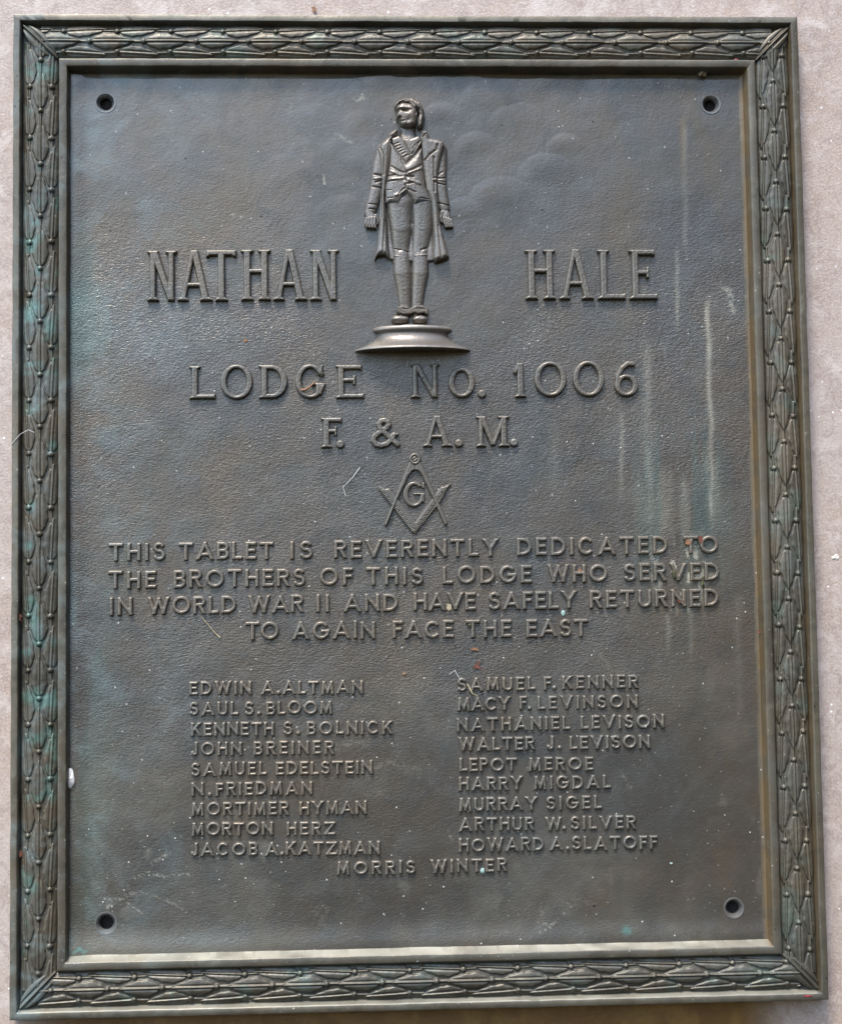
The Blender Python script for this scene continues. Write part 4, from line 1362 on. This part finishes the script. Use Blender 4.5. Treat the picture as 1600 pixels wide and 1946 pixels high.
place("leaf_scrap", flake([(-.0016, .0006), (.0004, .0016), (.002, .0004), (.001, -.001), (-.001, -.0008)], .0004, 60, 10), M_TWIG, 1101, 1084, PANEL_Y - .0024, "pinkish scrap lying on the H of WHO", "leaf scrap")
place("leaf_scrap", flake([(-.0022, .0020), (.0008, .0024), (.0018, .0), (.0014, -.003), (-.0006, -.0016)], .0006, 60, 11), M_TWIG, 597, 18, WALL_Y - .0010, "orange leaf scrap on the wall above the plaque's top edge", "leaf scrap")
place("leaf_scrap", flake([(-.0016, .0006), (.0004, .0011), (.0022, .0004), (.001, -.0008), (-.001, -.0006)], .0004, 60, 12), M_TWIG, 767, 1281, PANEL_Y - .0006, "thin arched brown scrap above the gap between name columns", "leaf scrap")
place("leaf_scrap", flake([(-.0014, .0010), (.0006, .0014), (.0018, -.0002), (.0002, -.0014), (-.0014, -.0008)], .0005, 60, 13), M_TWIG, 467, 647, PANEL_Y - .0006, "tiny orange crumb alone between the headings NATHAN and LODGE", "leaf scrap")
place("leaf_scrap", flake([(-.0020, .0004), (.0004, .0012), (.0022, .0), (.0012, -.0010), (-.001, -.001)], .0005, 60, 14), M_LEAF, 1442, 1200, .0060, "orange brown scrap on the right inner edge of the border", "leaf scrap")
place("leaf_scrap", flake([(-.0012, .0024), (.0014, .0016), (.0012, -.002), (-.0004, -.003), (-.0016, -.0004)], .0006, 60, 15), M_LEAF, 40, 1622, .0040, "dark brown leaf scrap low in the left border", "leaf scrap")
place("moss_tuft", lump(.0016, .0014, .0034, 21, .5), M_MOSS, 1281, 1090, PANEL_Y - .0018, "olive moss clump in the V of SERVED", "moss")
place("moss_tuft", lump(.0012, .0012, .0042, 22, .6), M_MOSS, 1335, 1108, PANEL_Y - .0012, "thin moss clump below the second E of SERVED", "moss")
place("moss_tuft", lump(.0014, .0012, .0016, 23, .5), M_MOSS, 893, 1188, PANEL_Y - .0020, "moss crumb at the T of THE in the last dedication line", "moss")
place("mud_lump", lump(.0030, .0030, .0026, 24, .4), M_MUD, 1334, 141, PANEL_Y - .0025, "dried mud lump in the shadow under the top border", "mud")
place("white_lump", lump(.0027, .0022, .0072, 25, .18), M_DROP, 135, 1480, PANEL_Y - .0020, "chalky white oval lump at the left edge of the panel", "lump")
place("paint_drop", lump(.0017, .0008, .0022, 26, .12), M_GREEN, 917, 1655, PANEL_Y - .0014, "pale blue green drop between the T and E of WINTER", "drop")
place("paint_drop", lump(.0016, .0005, .0022, 27, .1), M_GREEN, 1070, 1165, PANEL_Y - .0004, "pale green drop hanging under the L of SAFELY", "drop")
place("paint_drop", lump(.0013, .0005, .0008, 28, .2), M_GREEN, 1275, 1641, PANEL_Y - .0004, "tiny turquoise drop to the right of the lowest name lines", "drop")
place("red_fleck", lump(.0030, .0004, .0009, 29, .2), M_RED, 1534, 1893, -.0002, "red fleck on the lower right corner of the border", "fleck")
place("red_fleck", lump(.0018, .0004, .0010, 30, .2), M_RED, 1398, 114, .0012, "red fleck on the top border near its right corner", "fleck")
place("pine_needle", tube(rel([(383, 1172, .4), (395, 1186, .8), (408, 1202, .7), (419, 1212, .5)], 400, 1192, PANEL_Y - .0003), [.0003, .00035, .0004, .0007]), M_STRAW, 400, 1192, PANEL_Y - .0003, "thin pale stalk hanging below WORLD with a knobbed end", "stalk")
place("pale_stalk", tube(rel([(888, 1300, .6), (892, 1308, 1.6), (897, 1318, 1.8), (908, 1323, 1.0)], 895, 1312, PANEL_Y - .0012), [.0005, .0007, .0006, .0003]), M_STRAW, 895, 1312, PANEL_Y - .0012, "pale bent stalk over the SA of SAMUEL in the right column", "stalk")
place("web_thread", tube(rel([(684, 889, .5), (670, 908, .6), (652, 926, .5), (657, 942, .3)], 668, 912, PANEL_Y - .0002), [.00042, .00022, .00022, .0003]), M_WEB, 668, 912, PANEL_Y - .0002, "fine pale web thread left of the square and compasses", "thread")
place("web_thread", tube(rel([(854, 1282, .4), (864, 1274, .5), (873, 1289, .3)], 862, 1282, PANEL_Y - .0002), .00022), M_WEB, 862, 1282, PANEL_Y - .0002, "fine pale thread above the first name of the right column", "thread")
place("web_thread", tube(rel([(22, 845, .3), (40, 825, .6), (55, 817, .6), (66, 822, .4)], 42, 828, -.0002), .00020), M_WEB, 42, 828, -.0002, "fine pale thread over the left border", "thread")
place("stone_chip", lump(.0030, .0005, .0022, 33, .45), M_CHIP, 1587, 1059, WALL_Y - .0004, "white chipped patch on the wall to the right of the plaque", "chip")
